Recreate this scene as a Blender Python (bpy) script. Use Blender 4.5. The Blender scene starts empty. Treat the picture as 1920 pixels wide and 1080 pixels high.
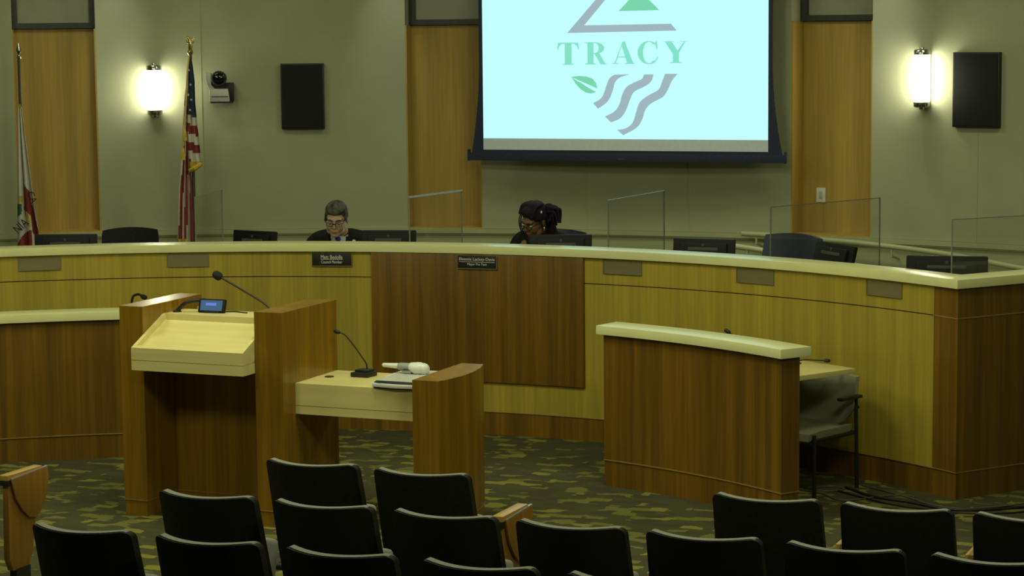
import bpy, bmesh, math, random
from mathutils import Vector, Matrix, Euler
random.seed(7)
SC = bpy.context.scene
COL = SC.collection
R_ = math.radians
PI = math.pi

# ------------------------------------------------------------------ camera
HEAD = R_(23.02); PITCH = 0.1150; ROLL = -0.0097; CAM_Z = 2.81
def _rz(v):
    c, s = math.cos(HEAD), math.sin(HEAD)
    return Vector((c*v[0]-s*v[1], s*v[0]+c*v[1], v[2]))
_fw = _rz((0, math.cos(PITCH), -math.sin(PITCH)))
_up = _rz((0, math.sin(PITCH), math.cos(PITCH)))
_rt = _rz((1, 0, 0))
_r2 = _rt*math.cos(ROLL)+_up*math.sin(ROLL)
_u2 = _up*math.cos(ROLL)-_rt*math.sin(ROLL)
cd = bpy.data.cameras.new('camera'); cam = bpy.data.objects.new('camera', cd); COL.objects.link(cam)
M = Matrix((( _r2.x, _u2.x, -_fw.x, 0), (_r2.y, _u2.y, -_fw.y, 0), (_r2.z, _u2.z, -_fw.z, CAM_Z), (0, 0, 0, 1)))
cam.matrix_world = M
cd.sensor_width = 36.0; cd.lens = 4200.0*36.0/1920.0; cd.clip_end = 100
SC.camera = cam

# ------------------------------------------------------------------ world, exposure, lights
SC.view_settings.view_transform = 'Standard'; SC.view_settings.look = 'None'
SC.view_settings.exposure = 0.0; SC.view_settings.gamma = 1.0
SC.view_settings.use_curve_mapping = False
SC.cycles.use_denoising = True
SC.cycles.max_bounces = 6
SC.cycles.sample_clamp_indirect = 3.0
w = bpy.data.worlds.new('world'); SC.world = w; w.use_nodes = True
w.node_tree.nodes['Background'].inputs[0].default_value = (0.9, 1.0, 0.7, 1)
w.node_tree.nodes['Background'].inputs[1].default_value = 0.006

LC = (0.97, 0.97, 0.60)
def area(x, y, z, sx, sy, power, tx=None, ty=None, tz=0.0, col=LC, spread=180):
    l = bpy.data.lights.new('ceiling_lamp', 'AREA'); l.shape = 'RECTANGLE'; l.size = sx; l.size_y = sy
    l.energy = power; l.color = col; l.spread = R_(spread)
    o = bpy.data.objects.new('ceiling_lamp', l); COL.objects.link(o); o.location = (x, y, z)
    if tx is not None:
        o.rotation_euler = (Vector((tx, ty, tz))-Vector((x, y, z))).to_track_quat('-Z', 'Y').to_euler()
    return o
def spot(x, y, z, tx, ty, tz, power, deg, blend=0.6, col=LC, size=0.05):
    l = bpy.data.lights.new('downlight', 'SPOT'); l.energy = power; l.color = col
    l.spot_size = R_(deg); l.spot_blend = blend; l.shadow_soft_size = size
    o = bpy.data.objects.new('downlight', l); COL.objects.link(o); o.location = (x, y, z)
    o.rotation_euler = (Vector((tx, ty, tz))-Vector((x, y, z))).to_track_quat('-Z', 'Y').to_euler()
    return o

CX, CY = -5.93, 8.68          # centre of the concentric dais and rear wall
def pol(a, R, z=0.0):
    a = R_(a); return Vector((CX+R*math.sin(a), CY+R*math.cos(a), z))

CEIL = 4.3
area(-8.8, 9.8, CEIL-.05, 1.2, 1.2, 58)
area(-5.6, 10.6, CEIL-.05, 1.2, 1.2, 64)
area(-2.6, 10.6, CEIL-.05, 1.2, 1.2, 40)
area(-6.8, 6.6, CEIL-.05, 1.2, 1.2, 67, -6.4, 13.0, 0.6)
area(-1.2, 7.2, CEIL-.05, 1.2, 1.2, 84, -4.8, 12.6, 0.6)
area(-10.2, 15.4, CEIL-.05, 1.2, 0.6, 19)
area(-6.2, 16.2, CEIL-.05, 1.6, 0.6, 30)
area(-2.6, 15.4, CEIL-.05, 1.2, 0.6, 30)
for a, pw in ((-31.6, 34), (-17.0, 34), (8.8, 44)):
    p = pol(a, 9.30, CEIL-.1); q = pol(a, 9.86, 2.4)
    spot(p.x, p.y, p.z, q.x, q.y, q.z, pw, 34, 1.0, (1.0, 0.98, 0.90))

# ------------------------------------------------------------------ helpers
def lin(r, g, b):
    def f(c):
        c /= 255.0
        return c/12.92 if c <= 0.04045 else ((c+0.055)/1.055)**2.4
    return (f(r), f(g), f(b), 1.0)

class MB:
    def __init__(s): s.v = []; s.f = []; s.m = []
    def add(s, vs, fs, mi=0, mat=None):
        o = len(s.v)
        for p in vs:
            p = Vector(p)
            s.v.append(mat @ p if mat is not None else p)
        for f in fs:
            s.f.append([o+i for i in f]); s.m.append(mi)
        return s
    def box(s, x0, x1, y0, y1, z0, z1, mi=0, mat=None):
        vs = [(x0,y0,z0),(x1,y0,z0),(x1,y1,z0),(x0,y1,z0),(x0,y0,z1),(x1,y0,z1),(x1,y1,z1),(x0,y1,z1)]
        return s.add(vs, [(3,2,1,0),(4,5,6,7),(0,1,5,4),(1,2,6,5),(2,3,7,6),(3,0,4,7)], mi, mat)
    def cbox(s, c, d, rot=(0,0,0), mi=0):
        m = Matrix.Translation(c) @ Euler(rot).to_matrix().to_4x4()
        return s.box(-d[0]/2, d[0]/2, -d[1]/2, d[1]/2, -d[2]/2, d[2]/2, mi, m)
    def prism(s, poly, z0, z1, mi=0, mat=None):
        n = len(poly)
        ar = sum(poly[i][0]*poly[(i+1)%n][1]-poly[(i+1)%n][0]*poly[i][1] for i in range(n))
        if ar < 0: poly = poly[::-1]
        vs = [(p[0],p[1],z0) for p in poly]+[(p[0],p[1],z1) for p in poly]
        fs = [tuple(range(n))[::-1], tuple(range(n, 2*n))]+[(i,(i+1)%n,n+(i+1)%n,n+i) for i in range(n)]
        return s.add(vs, fs, mi, mat)
    def strip(s, A, B, z0, z1, mi=0):
        "prism between two plan polylines of equal length"
        n = len(A); vs = []
        for a, b in zip(A, B): vs += [(a[0],a[1],z0),(b[0],b[1],z0),(a[0],a[1],z1),(b[0],b[1],z1)]
        fs = []
        for i in range(n-1):
            p, q = 4*i, 4*i+4
            fs += [(p,p+1,q+1,q),(p+2,q+2,q+3,p+3),(p,q,q+2,p+2),(p+1,p+3,q+3,q+1)]
        fs += [(0,2,3,1),(4*n-4,4*n-3,4*n-1,4*n-2)]
        return s.add(vs, fs, mi)
    def arc(s, R0, R1, a0, a1, z0, z1, step=1.0, mi=0):
        n = max(2, int(math.ceil(abs(a1-a0)/step))+1)
        an = [R_(a0+(a1-a0)*i/(n-1)) for i in range(n)]
        return s.strip([(R0*math.sin(a), R0*math.cos(a)) for a in an], [(R1*math.sin(a), R1*math.cos(a)) for a in an], z0, z1, mi)
    def tube(s, pts, r, n=10, mi=0, caps=True, closed=False):
        P = [Vector(p) for p in pts]; m = len(P)
        rr = r if isinstance(r, (list, tuple)) else [r]*m
        T = []
        for i in range(m):
            if closed: t = P[(i+1)%m]-P[i-1]
            else: t = P[min(i+1,m-1)]-P[max(i-1,0)]
            T.append(t.normalized() if t.length > 1e-9 else Vector((0,0,1)))
        u = T[0].orthogonal().normalized(); vs = []
        for i in range(m):
            u = (u-T[i]*u.dot(T[i]))
            u = u.normalized() if u.length > 1e-6 else T[i].orthogonal().normalized()
            v = T[i].cross(u)
            for k in range(n):
                a = 2*PI*k/n
                vs.append(P[i]+(u*math.cos(a)+v*math.sin(a))*rr[i])
        fs = []
        for i in range(m if closed else m-1):
            for k in range(n):
                a, b = i*n+k, i*n+(k+1)%n
                j = (i+1) % m
                fs.append((a, b, j*n+(k+1)%n, j*n+k))
        if caps and not closed:
            fs.append(tuple(range(n))[::-1]); fs.append(tuple(range((m-1)*n, m*n)))
        return s.add(vs, fs, mi)
    def lathe(s, prof, n=24, mi=0, mat=None):
        "prof: list of (r,z) from bottom to top"
        vs = []; fs = []
        for r, z in prof:
            for k in range(n):
                a = 2*PI*k/n; vs.append((max(r,1e-4)*math.cos(a), max(r,1e-4)*math.sin(a), z))
        for i in range(len(prof)-1):
            for k in range(n):
                fs.append((i*n+k, i*n+(k+1)%n, (i+1)*n+(k+1)%n, (i+1)*n+k))
        fs.append(tuple(range(n))[::-1]); fs.append(tuple(range((len(prof)-1)*n, len(prof)*n)))
        return s.add(vs, fs, mi, mat)
    def ell(s, c, r, rot=(0,0,0), nu=16, nv=10, mi=0):
        m = Matrix.Translation(c) @ Euler(rot).to_matrix().to_4x4() @ Matrix.Diagonal((r[0], r[1], r[2], 1))
        vs = [(0,0,-1)]; fs = []
        for j in range(1, nv):
            t = -PI/2+PI*j/nv
            for k in range(nu):
                a = 2*PI*k/nu; vs.append((math.cos(t)*math.cos(a), math.cos(t)*math.sin(a), math.sin(t)))
        vs.append((0,0,1)); L = len(vs)-1
        for k in range(nu):
            fs.append((0, 1+(k+1)%nu, 1+k))
            fs.append((L, L-nu+k, L-nu+(k+1)%nu))
        for j in range(nv-2):
            for k in range(nu):
                a = 1+j*nu
                fs.append((a+k, a+(k+1)%nu, a+nu+(k+1)%nu, a+nu+k))
        return s.add(vs, fs, mi, m)
    def cap(s, p0, p1, r0, r1, n=14, mi=0):
        "tapered capsule"
        p0 = Vector(p0); p1 = Vector(p1); d = (p1-p0).normalized()
        pts = []; rr = []
        for t in (-1, -.85, -.5, 0): pts.append(p0+d*r0*t); rr.append(r0*math.sqrt(max(0, 1-t*t))+1e-4)
        for t in (0, .5, .85, 1): pts.append(p1+d*r1*t); rr.append(r1*math.sqrt(max(0, 1-t*t))+1e-4)
        return s.tube(pts, rr, n, mi)
    def grid(s, rows, mi=0, flip=False):
        "rows: list of rows of points -> open sheet"
        m = len(rows[0]); vs = [p for r in rows for p in r]; fs = []
        for i in range(len(rows)-1):
            for k in range(m-1):
                q = (i*m+k, i*m+k+1, (i+1)*m+k+1, (i+1)*m+k)
                fs.append(q[::-1] if flip else q)
        return s.add(vs, fs, mi)
    def bm(s, bevel=0, seg=2, smooth=40, weld=False):
        b = bmesh.new()
        vv = [b.verts.new(p) for p in s.v]
        for f, mi in zip(s.f, s.m):
            if len(set(f)) < 3: continue
            try:
                fc = b.faces.new([vv[i] for i in f]); fc.material_index = mi
            except ValueError: pass
        if weld: bmesh.ops.remove_doubles(b, verts=b.verts, dist=1e-5)
        bmesh.ops.recalc_face_normals(b, faces=b.faces)
        if bevel:
            ed = [e for e in b.edges if len(e.link_faces) == 2 and e.calc_face_angle(0) > R_(35)]
            bmesh.ops.bevel(b, geom=ed, offset=bevel, segments=seg, profile=.6, affect='EDGES', clamp_overlap=True)
        if smooth:
            for f in b.faces: f.smooth = True
            for e in b.edges:
                if len(e.link_faces) == 2 and e.calc_face_angle(0) > R_(smooth): e.smooth = False
        return b

def mesh_of(name, mb, **k):
    b = mb.bm(**k); me = bpy.data.meshes.new(name); b.to_mesh(me); b.free(); return me
def put(name, me, mats, parent=None, loc=(0,0,0), rot=(0,0,0)):
    o = bpy.data.objects.new(name, me); COL.objects.link(o)
    for m in (mats if isinstance(mats, (list, tuple)) else [mats]): me.materials.append(m)
    o.location = loc; o.rotation_euler = rot
    if parent is not None: o.parent = parent
    return o
def obj(name, mb, mats, parent=None, loc=(0,0,0), rot=(0,0,0), **k):
    return put(name, mesh_of(name, mb, **k), mats, parent, loc, rot)
def tag(o, label=None, cat=None, group=None, kind=None):
    if label: o['label'] = label
    if cat: o['category'] = cat
    if group: o['group'] = group
    if kind: o['kind'] = kind
    return o
def thing(name, label, cat, loc=(0,0,0), rz=0.0, group=None):
    o = bpy.data.objects.new(name, None); COL.objects.link(o)
    o.empty_display_size = .1; o.location = loc; o.rotation_euler = (0, 0, rz)
    return tag(o, label, cat, group)
def struct(name, mb, mats, parent=None, loc=(0,0,0), **k):
    o = obj(name, mb, mats, parent, loc, **k)
    if parent is None: o['kind'] = 'structure'
    return o
def copy_tree(o, parent=None):
    c = o.copy(); COL.objects.link(c)
    if parent is not None: c.parent = parent
    for ch in list(o.children): copy_tree(ch, c)
    return c

# ------------------------------------------------------------------ materials
def mat(name, col, rough=.5, metal=0, spec=.5, **k):
    m = bpy.data.materials.new(name); m.use_nodes = True
    b = m.node_tree.nodes['Principled BSDF']
    b.inputs['Base Color'].default_value = tuple(col[:3])+(1,)
    b.inputs['Roughness'].default_value = rough; b.inputs['Metallic'].default_value = metal
    b.inputs['Specular IOR Level'].default_value = spec
    for kk, vv in k.items():
        b.inputs[kk.replace('_', ' ')].default_value = vv
    return m
def noisy(m, c0, c1, scale=40, sc3=(1,1,1), detail=3, lo=.35, hi=.65):
    nt = m.node_tree; N = nt.nodes; L = nt.links
    tc = N.new('ShaderNodeTexCoord'); mp = N.new('ShaderNodeMapping'); mp.inputs['Scale'].default_value = sc3
    no = N.new('ShaderNodeTexNoise'); no.inputs['Scale'].default_value = scale; no.inputs['Detail'].default_value = detail
    rp = N.new('ShaderNodeValToRGB')
    rp.color_ramp.elements[0].position = lo; rp.color_ramp.elements[0].color = tuple(c0[:3])+(1,)
    rp.color_ramp.elements[1].position = hi; rp.color_ramp.elements[1].color = tuple(c1[:3])+(1,)
    L.new(tc.outputs['Object'], mp.inputs['Vector']); L.new(mp.outputs['Vector'], no.inputs['Vector'])
    L.new(no.outputs['Fac'], rp.inputs['Fac']); L.new(rp.outputs['Color'], N['Principled BSDF'].inputs['Base Color'])
    return rp
def wood(name, c0, c1, strip=.25, rough=.38, axis='z', fine=55, stripscale=9):
    "straight-grained veneer: fine grain along one axis plus broader flitch tones"
    m = mat(name, c0, rough)
    nt = m.node_tree; N = nt.nodes; L = nt.links
    s = {'z': (1,1,.03), 'x': (.03,1,1), 'y': (1,.03,1)}[axis]
    rp = noisy(m, c0, c1, fine, s, 4, .3, .7)
    tc = N.new('ShaderNodeTexCoord'); mp = N.new('ShaderNodeMapping')
    mp.inputs['Scale'].default_value = tuple(0.02 if v < 1 else 1 for v in s)
    n2 = N.new('ShaderNodeTexNoise'); n2.inputs['Scale'].default_value = stripscale; n2.inputs['Detail'].default_value = 1.5
    r2 = N.new('ShaderNodeValToRGB')
    r2.color_ramp.elements[0].position = .38; r2.color_ramp.elements[1].position = .62
    a, b = 1-strip, 1+strip*.6
    r2.color_ramp.elements[0].color = (a, a, a, 1); r2.color_ramp.elements[1].color = (b, b*.98, b*.9, 1)
    mx = N.new('ShaderNodeMix'); mx.data_type = 'RGBA'; mx.blend_type = 'MULTIPLY'; mx.inputs['Factor'].default_value = 1
    L.new(tc.outputs['Object'], mp.inputs['Vector']); L.new(mp.outputs['Vector'], n2.inputs['Vector']); L.new(n2.outputs['Fac'], r2.inputs['Fac'])
    L.new(rp.outputs['Color'], mx.inputs['A']); L.new(r2.outputs['Color'], mx.inputs['B'])
    L.new(mx.outputs['Result'], N['Principled BSDF'].inputs['Base Color'])
    return m
def emit(name, col, s):
    m = bpy.data.materials.new(name); m.use_nodes = True; nt = m.node_tree
    nt.nodes.remove(nt.nodes['Principled BSDF']); e = nt.nodes.new('ShaderNodeEmission')
    e.inputs[0].default_value = tuple(col[:3])+(1,); e.inputs[1].default_value = s
    nt.links.new(e.outputs[0], nt.nodes['Material Output'].inputs[0]); return m
def acrylic(name):
    m = bpy.data.materials.new(name); m.use_nodes = True; nt = m.node_tree; N = nt.nodes
    N.remove(N['Principled BSDF'])
    t = N.new('ShaderNodeBsdfTransparent'); t.inputs[0].default_value = (.95,.96,.96,1)
    g = N.new('ShaderNodeBsdfGlossy'); g.inputs['Roughness'].default_value = .04
    mx = N.new('ShaderNodeMixShader'); mx.inputs[0].default_value = .045
    nt.links.new(t.outputs[0], mx.inputs[1]); nt.links.new(g.outputs[0], mx.inputs[2])
    nt.links.new(mx.outputs[0], N['Material Output'].inputs[0]); return m

M_wall = mat('painted_wall', (.40,.42,.27), .85); noisy(M_wall, (.385,.40,.265), (.415,.435,.28), 3)
M_wains = mat('painted_wainscot', (.43,.46,.27), .7); noisy(M_wains, (.42,.45,.26), (.45,.48,.285), 3)
M_ceil = mat('ceiling_paint', (.55,.55,.48), .9); noisy(M_ceil, (.53,.53,.46), (.57,.57,.5), 5)
M_maple = wood('light_maple_veneer', (.36,.285,.040), (.45,.355,.052), .12, .42)
M_cap = wood('pale_maple_edge', (.76,.79,.42), (.82,.85,.47), .04, .28, 'x', 14)
M_desk = wood('pale_maple_top', (.70,.63,.27), (.78,.71,.32), .06, .35, 'x', 30)
M_dark = wood('dark_walnut_veneer', (.145,.076,.0085), (.21,.112,.0125), .24, .36, 'z', 60, 12)
M_dark2 = wood('red_walnut_veneer', (.23,.125,.011), (.31,.172,.0145), .18, .25, 'z', 60, 14)
M_inlay = mat('pale_inlay', (.30,.20,.06), .45); noisy(M_inlay, (.28,.18,.05), (.33,.22,.07), 20)
M_gap = mat('shadow_gap', (.05,.035,.01), .8); noisy(M_gap, (.045,.03,.01), (.06,.04,.012), 20)
M_panel = wood('oak_wall_panel', (.44,.30,.065), (.53,.37,.085), .10, .5)
M_frame = mat('dark_bronze_frame', (.05,.055,.05), .4, .5); noisy(M_frame, (.045,.05,.048), (.06,.065,.058), 30)
M_pane = mat('frosted_pane', (.36,.38,.29), .3); noisy(M_pane, (.34,.36,.275), (.38,.40,.305), 4)
M_black = mat('black_plastic', (.012,.012,.012), .5); noisy(M_black, (.010,.010,.010), (.016,.016,.015), 60)
M_blackcloth = mat('speaker_grille_cloth', (.024,.027,.026), .95, spec=.15); noisy(M_blackcloth, (.020,.023,.022), (.028,.031,.030), 300)
M_border = mat('black_screen_border', (.03,.036,.075), .75, spec=.3); noisy(M_border, (.027,.033,.07), (.034,.04,.082), 40)
M_bezel = mat('monitor_plastic', (.008,.009,.009), .5, spec=.2); noisy(M_bezel, (.007,.008,.008), (.010,.011,.011), 60)
M_vent = mat('grey_vent', (.05,.058,.056), .6); noisy(M_vent, (.045,.052,.05), (.056,.064,.062), 80)
M_chrome = mat('chrome', (.6,.6,.58), .2, 1); noisy(M_chrome, (.55,.55,.53), (.65,.65,.63), 20)
M_steel = mat('brushed_steel', (.26,.23,.12), .45, .4); noisy(M_steel, (.245,.215,.11), (.275,.245,.13), 6)
M_gold = mat('polished_brass', (.75,.60,.22), .25, 1); noisy(M_gold, (.7,.55,.2), (.8,.65,.25), 30)
M_white = mat('white_plastic', (.75,.77,.72), .35); noisy(M_white, (.72,.74,.69), (.78,.80,.75), 30)
M_grey = mat('grey_plastic', (.30,.33,.32), .4); noisy(M_grey, (.28,.31,.30), (.33,.36,.35), 30)
M_silver = mat('silver_plastic', (.55,.58,.53), .35, .1); noisy(M_silver, (.52,.55,.50), (.58,.61,.56), 30)
M_lens = mat('lens_glass', (.006,.007,.007), .08); noisy(M_lens, (.005,.006,.006), (.008,.009,.009), 30)
M_seat = mat('seat_fabric_lit_lip', (.27,.28,.25), .9, spec=.2); noisy(M_seat, (.25,.26,.23), (.29,.30,.27), 180)  # grey seat cloth; its tone also stands for light on the back tops
M_back = mat('black_seat_back', (.013,.014,.009), .7, spec=.25); noisy(M_back, (.011,.012,.008), (.016,.017,.011), 50)
M_arm = wood('oak_armrest', (.40,.25,.06), (.50,.33,.085), .1, .35, 'y', 40)
M_tab = wood('oak_tablet_arm', (.26,.13,.02), (.33,.17,.028), .1, .4, 'z', 40)
M_tabglint = mat('tablet_edge_reflection', (.30,.34,.42), .35); noisy(M_tabglint, (.28,.32,.40), (.33,.37,.45), 30)  # bluish reflection on the tablet's top edge, put into the colour
M_olive = mat('olive_chair_fabric', (.29,.30,.205), .9, spec=.2); noisy(M_olive, (.27,.28,.19), (.31,.32,.22), 150)
M_navy = mat('navy_chair_leather', (.025,.035,.07), .5); noisy(M_navy, (.02,.03,.06), (.03,.042,.08), 25)
M_charfab = mat('charcoal_chair_fabric', (.022,.021,.026), .8, spec=.2); noisy(M_charfab, (.019,.018,.023), (.026,.025,.030), 80)
M_rail = mat('painted_handrail', (.50,.52,.30), .4); noisy(M_rail, (.48,.50,.29), (.53,.55,.32), 8)
M_acr = acrylic('clear_acrylic')
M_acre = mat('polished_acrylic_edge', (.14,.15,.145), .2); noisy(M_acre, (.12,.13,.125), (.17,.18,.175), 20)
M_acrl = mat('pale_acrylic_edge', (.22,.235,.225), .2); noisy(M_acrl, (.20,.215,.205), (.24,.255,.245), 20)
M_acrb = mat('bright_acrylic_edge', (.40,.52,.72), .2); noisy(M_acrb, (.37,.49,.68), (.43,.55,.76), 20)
M_ink = mat('white_lettering', (.75,.76,.72), .6); noisy(M_ink, (.72,.73,.69), (.78,.79,.75), 90)
M_sconce = emit('lit_sconce_glass', (1.0, .98, .72), 24.0)

def carpet():
    m = mat('patterned_carpet', (.1,.1,.04), .95, spec=.1); nt = m.node_tree; N = nt.nodes; L = nt.links
    tc = N.new('ShaderNodeTexCoord')
    mp = N.new('ShaderNodeMapping'); mp.inputs['Scale'].default_value = (1.0, 1.75, 1); mp.inputs['Rotation'].default_value = (0, 0, R_(4))
    # stepped, hand-tufted edges: jitter the lookup with a little noise
    nz = N.new('ShaderNodeTexNoise'); nz.inputs['Scale'].default_value = 9; nz.inputs['Detail'].default_value = 0
    sub = N.new('ShaderNodeVectorMath'); sub.operation = 'SUBTRACT'; sub.inputs[1].default_value = (.5,.5,.5)
    scl = N.new('ShaderNodeVectorMath'); scl.operation = 'SCALE'; scl.inputs['Scale'].default_value = .03
    ad = N.new('ShaderNodeVectorMath'); ad.operation = 'ADD'
    L.new(tc.outputs['Object'], nz.inputs['Vector']); L.new(nz.outputs['Color'], sub.inputs[0]); L.new(sub.outputs[0], scl.inputs[0])
    L.new(tc.outputs['Object'], ad.inputs[0]); L.new(scl.outputs[0], ad.inputs[1]); L.new(ad.outputs[0], mp.inputs['Vector'])
    v = N.new('ShaderNodeTexVoronoi'); v.distance = 'CHEBYCHEV'; v.inputs['Scale'].default_value = 8.6; v.inputs['Randomness'].default_value = .8
    L.new(mp.outputs['Vector'], v.inputs['Vector'])
    sp = N.new('ShaderNodeSeparateColor'); L.new(v.outputs['Color'], sp.inputs[0])
    rp = N.new('ShaderNodeValToRGB'); rp.color_ramp.interpolation = 'CONSTANT'
    e = rp.color_ramp.elements
    e[0].position = 0; e[0].color = (.080,.073,.042,1)
    e[1].position = .34; e[1].color = (.084,.090,.038,1)
    q = e.new(.66); q.color = (.185,.190,.050,1)
    q = e.new(.80); q.color = (.092,.086,.047,1)
    q = e.new(.91); q.color = (.26,.245,.052,1)
    L.new(sp.outputs[0], rp.inputs['Fac'])
    n3 = N.new('ShaderNodeTexNoise'); n3.inputs['Scale'].default_value = 160; n3.inputs['Detail'].default_value = 2
    mx = N.new('ShaderNodeMix'); mx.data_type = 'RGBA'; mx.blend_type = 'MULTIPLY'; mx.inputs['Factor'].default_value = .35
    L.new(tc.outputs['Object'], n3.inputs['Vector'])
    L.new(rp.outputs['Color'], mx.inputs['A']); L.new(n3.outputs['Color'], mx.inputs['B'])
    L.new(mx.outputs['Result'], N['Principled BSDF'].inputs['Base Color'])
    return m
M_carpet = carpet()

# ------------------------------------------------------------------ room shell
fl = MB().box(-16.5, 4.6, -3, 19.5, -.12, 0); struct('floor', fl, M_carpet, smooth=0)
cl = MB().box(-16.5, 4.6, -3, 19.5, CEIL, CEIL+.1); struct('ceiling', cl, M_ceil, smooth=0)
RW = 9.85
NICHES = [(-36.66, -32.46), (-16.42, -12.44), (3.85, 8.05)]
CC = (CX, CY, 0)
wb = MB(); edges = [-78]+[a for n in NICHES for a in n]+[78]
for i in range(0, len(edges), 2): wb.arc(RW, RW+.5, edges[i], edges[i+1], 1.04, CEIL)
for a0, a1 in NICHES: wb.arc(RW+.30, RW+.5, a0, a1, 1.04, CEIL)
struct('wall_back', wb, M_wall, loc=CC)
struct('wall_back_wainscot', MB().arc(RW, RW+.5, -78, 78, 0, 1.0), M_wains, loc=CC)
rl = MB().arc(RW-.035, RW+.01, -78, 78, 1.0, 1.038).arc(RW-.02, RW+.01, -78, 78, .985, 1.0)
struct('trim_1', rl, M_wains, loc=CC)
struct('wall_left', MB().box(-16.1, -15.57, -3, 10.8, 0, CEIL), M_wall, smooth=0)
struct('wall_right', MB().box(3.70, 4.2, -3, 10.8, 0, CEIL), M_wall, smooth=0)
for i, (a0, a1) in enumerate(NICHES):
    pm = MB().arc(RW+.27, RW+.30, a0, a1, 1.04, 2.85)
    # veneered jambs of the recess
    d = math.degrees(.012/RW)
    pm.arc(RW+.002, RW+.27, a0, a0+d, 1.04, 2.85).arc(RW+.002, RW+.27, a1-d, a1, 1.04, 2.85)
    pm.arc(RW+.0, RW+.29, a0, a1, 1.036, 1.05)
    struct('trim_%d' % (i+2), pm, M_panel, loc=CC)
    wn = struct('window_%d' % (i+1), MB().arc(RW+.275, RW+.30, a0, a1, 2.86, CEIL-.25), M_pane, loc=CC)
    fr = MB(); e = math.degrees(.055/RW)
    fr.arc(RW+.22, RW+.275, a0, a1, 2.855, 2.905).arc(RW+.22, RW+.275, a0, a1, CEIL-.3, CEIL-.25)
    fr.arc(RW+.22, RW+.275, a0, a0+e, 2.905, CEIL-.3).arc(RW+.22, RW+.275, a1-e, a1, 2.905, CEIL-.3)
    obj('window_frame', fr, M_frame, wn)
# panel joints in the wall
for i, (a, z0, z1) in enumerate([(-6.9, 1.05, 2.0), (-1.5, 1.05, 2.0), (13.5, 1.05, 2.0), (-27.1, 1.05, CEIL-.3)]):
    struct('trim_%d' % (i+5), MB().arc(RW-.003, RW+.002, a-.022, a+.022, z0, z1, .02), M_wains if i == 3 else M_wall, loc=CC)
# raised platform behind the dais and the ramp at its right
RP = 8.25
pb = MB().arc(5.56, RP, -78, 36.1, .001, .28).arc(RP, RW, -78, 2, .001, .28)
n = 21; rows = []
for k in range(n):
    a = R_(2+20*k/(n-1)); z = .28*(1-k/(n-1))
    rows.append([(RP*math.sin(a), RP*math.cos(a), z), (RW*math.sin(a), RW*math.cos(a), z)])
pb.grid(rows)
struct('floor_platform', pb, M_carpet, loc=CC)

# ------------------------------------------------------------------ the curved dais
RD = 5.46
A0, A1 = -43.2, 36.2
AD = 34.05
dais = thing('curved_dais', 'long curved wooden council dais with pale maple counter and dark end', 'dais', CC)
G = .0035
fp = MB()
for z0, z1 in ((.162, 1.088-G), (1.088+G, 1.268)): fp.arc(RD, RD+.04, A0, AD, z0, z1)
obj('front_panel', fp, M_maple, dais)
obj('shadow_line', MB().arc(RD+.006, RD+.03, A0, AD, 1.08, 1.096), M_gap, dais)
obj('center_panel', MB().arc(RD-.022, RD+.002, -11.62, 4.92, .372, 1.266), M_dark, dais, bevel=.002)
tk = MB().arc(RD+.004, RD+.04, A0, A1, 0, .16); 
def radial(a, r): return (r*math.sin(R_(a)), r*math.cos(R_(a)))
e1 = Vector(radial(A1, 1.0)); eo = Vector((e1.y, -e1.x))      # outward along the return / away from the dais
def ret(r, off):
    p = e1*r+eo*off; return (p.x, p.y)
tk.strip([ret(RD+.004, 0), ret(7.6, 0)], [ret(RD+.004, -.04), ret(7.6, -.04)], 0, .16)
obj('toe_kick', tk, M_dark, dais)
ep = MB()
for z0, z1 in ((.166, 1.088-G), (1.088+G, 1.268)):
    ep.arc(RD, RD+.04, AD+.02, A1, z0, z1, .5)
    ep.strip([ret(RD, 0), ret(7.6, 0)], [ret(RD, -.04), ret(7.6, -.04)], z0, z1)
obj('end_panel', ep, M_dark, dais)
il = MB()
for z0, z1, lo in ((.160, .166, AD), (1.088-G, 1.088+G, AD)):
    il.arc(RD-.003, RD+.02, lo, A1+.03, z0, z1, .5)
    il.strip([ret(RD-.003, .003), ret(7.6, .003)], [ret(RD, -.02), ret(7.6, -.02)], z0, z1)
il.arc(RD-.002, RD+.02, A0, AD, .1585, .163)
obj('inlay_strip', il, M_inlay, dais)
# counter
an = [A0+(A1+.28-A0)*k/90 for k in range(91)]
o_ = [radial(a, RD-.03) for a in an]+[ret(7.6, .03)]
i_ = [radial(A0+(A1-1.9-A0)*k/90, 5.655) for k in range(91)]+[ret(7.6, -.165)]
obj('counter', MB().strip(o_, i_, 1.268, 1.322), M_cap, dais, bevel=.003)
obj('inner_wall', MB().arc(5.56, 5.60, A0, A1-1, .285, 1.266), M_maple, dais)
obj('work_surface', MB().arc(5.60, 6.22, A0, A1-1.4, 1.0, 1.03), M_desk, dais, bevel=.003)
for a in (-42, -30.5, -19.5, -9.0, 2.6, 13.3, 24.2, 34.2):
    obj('support_panel', MB().arc(5.605, 6.1, a-.15, a+.15, .285, .998, .3), M_maple, dais)

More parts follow.
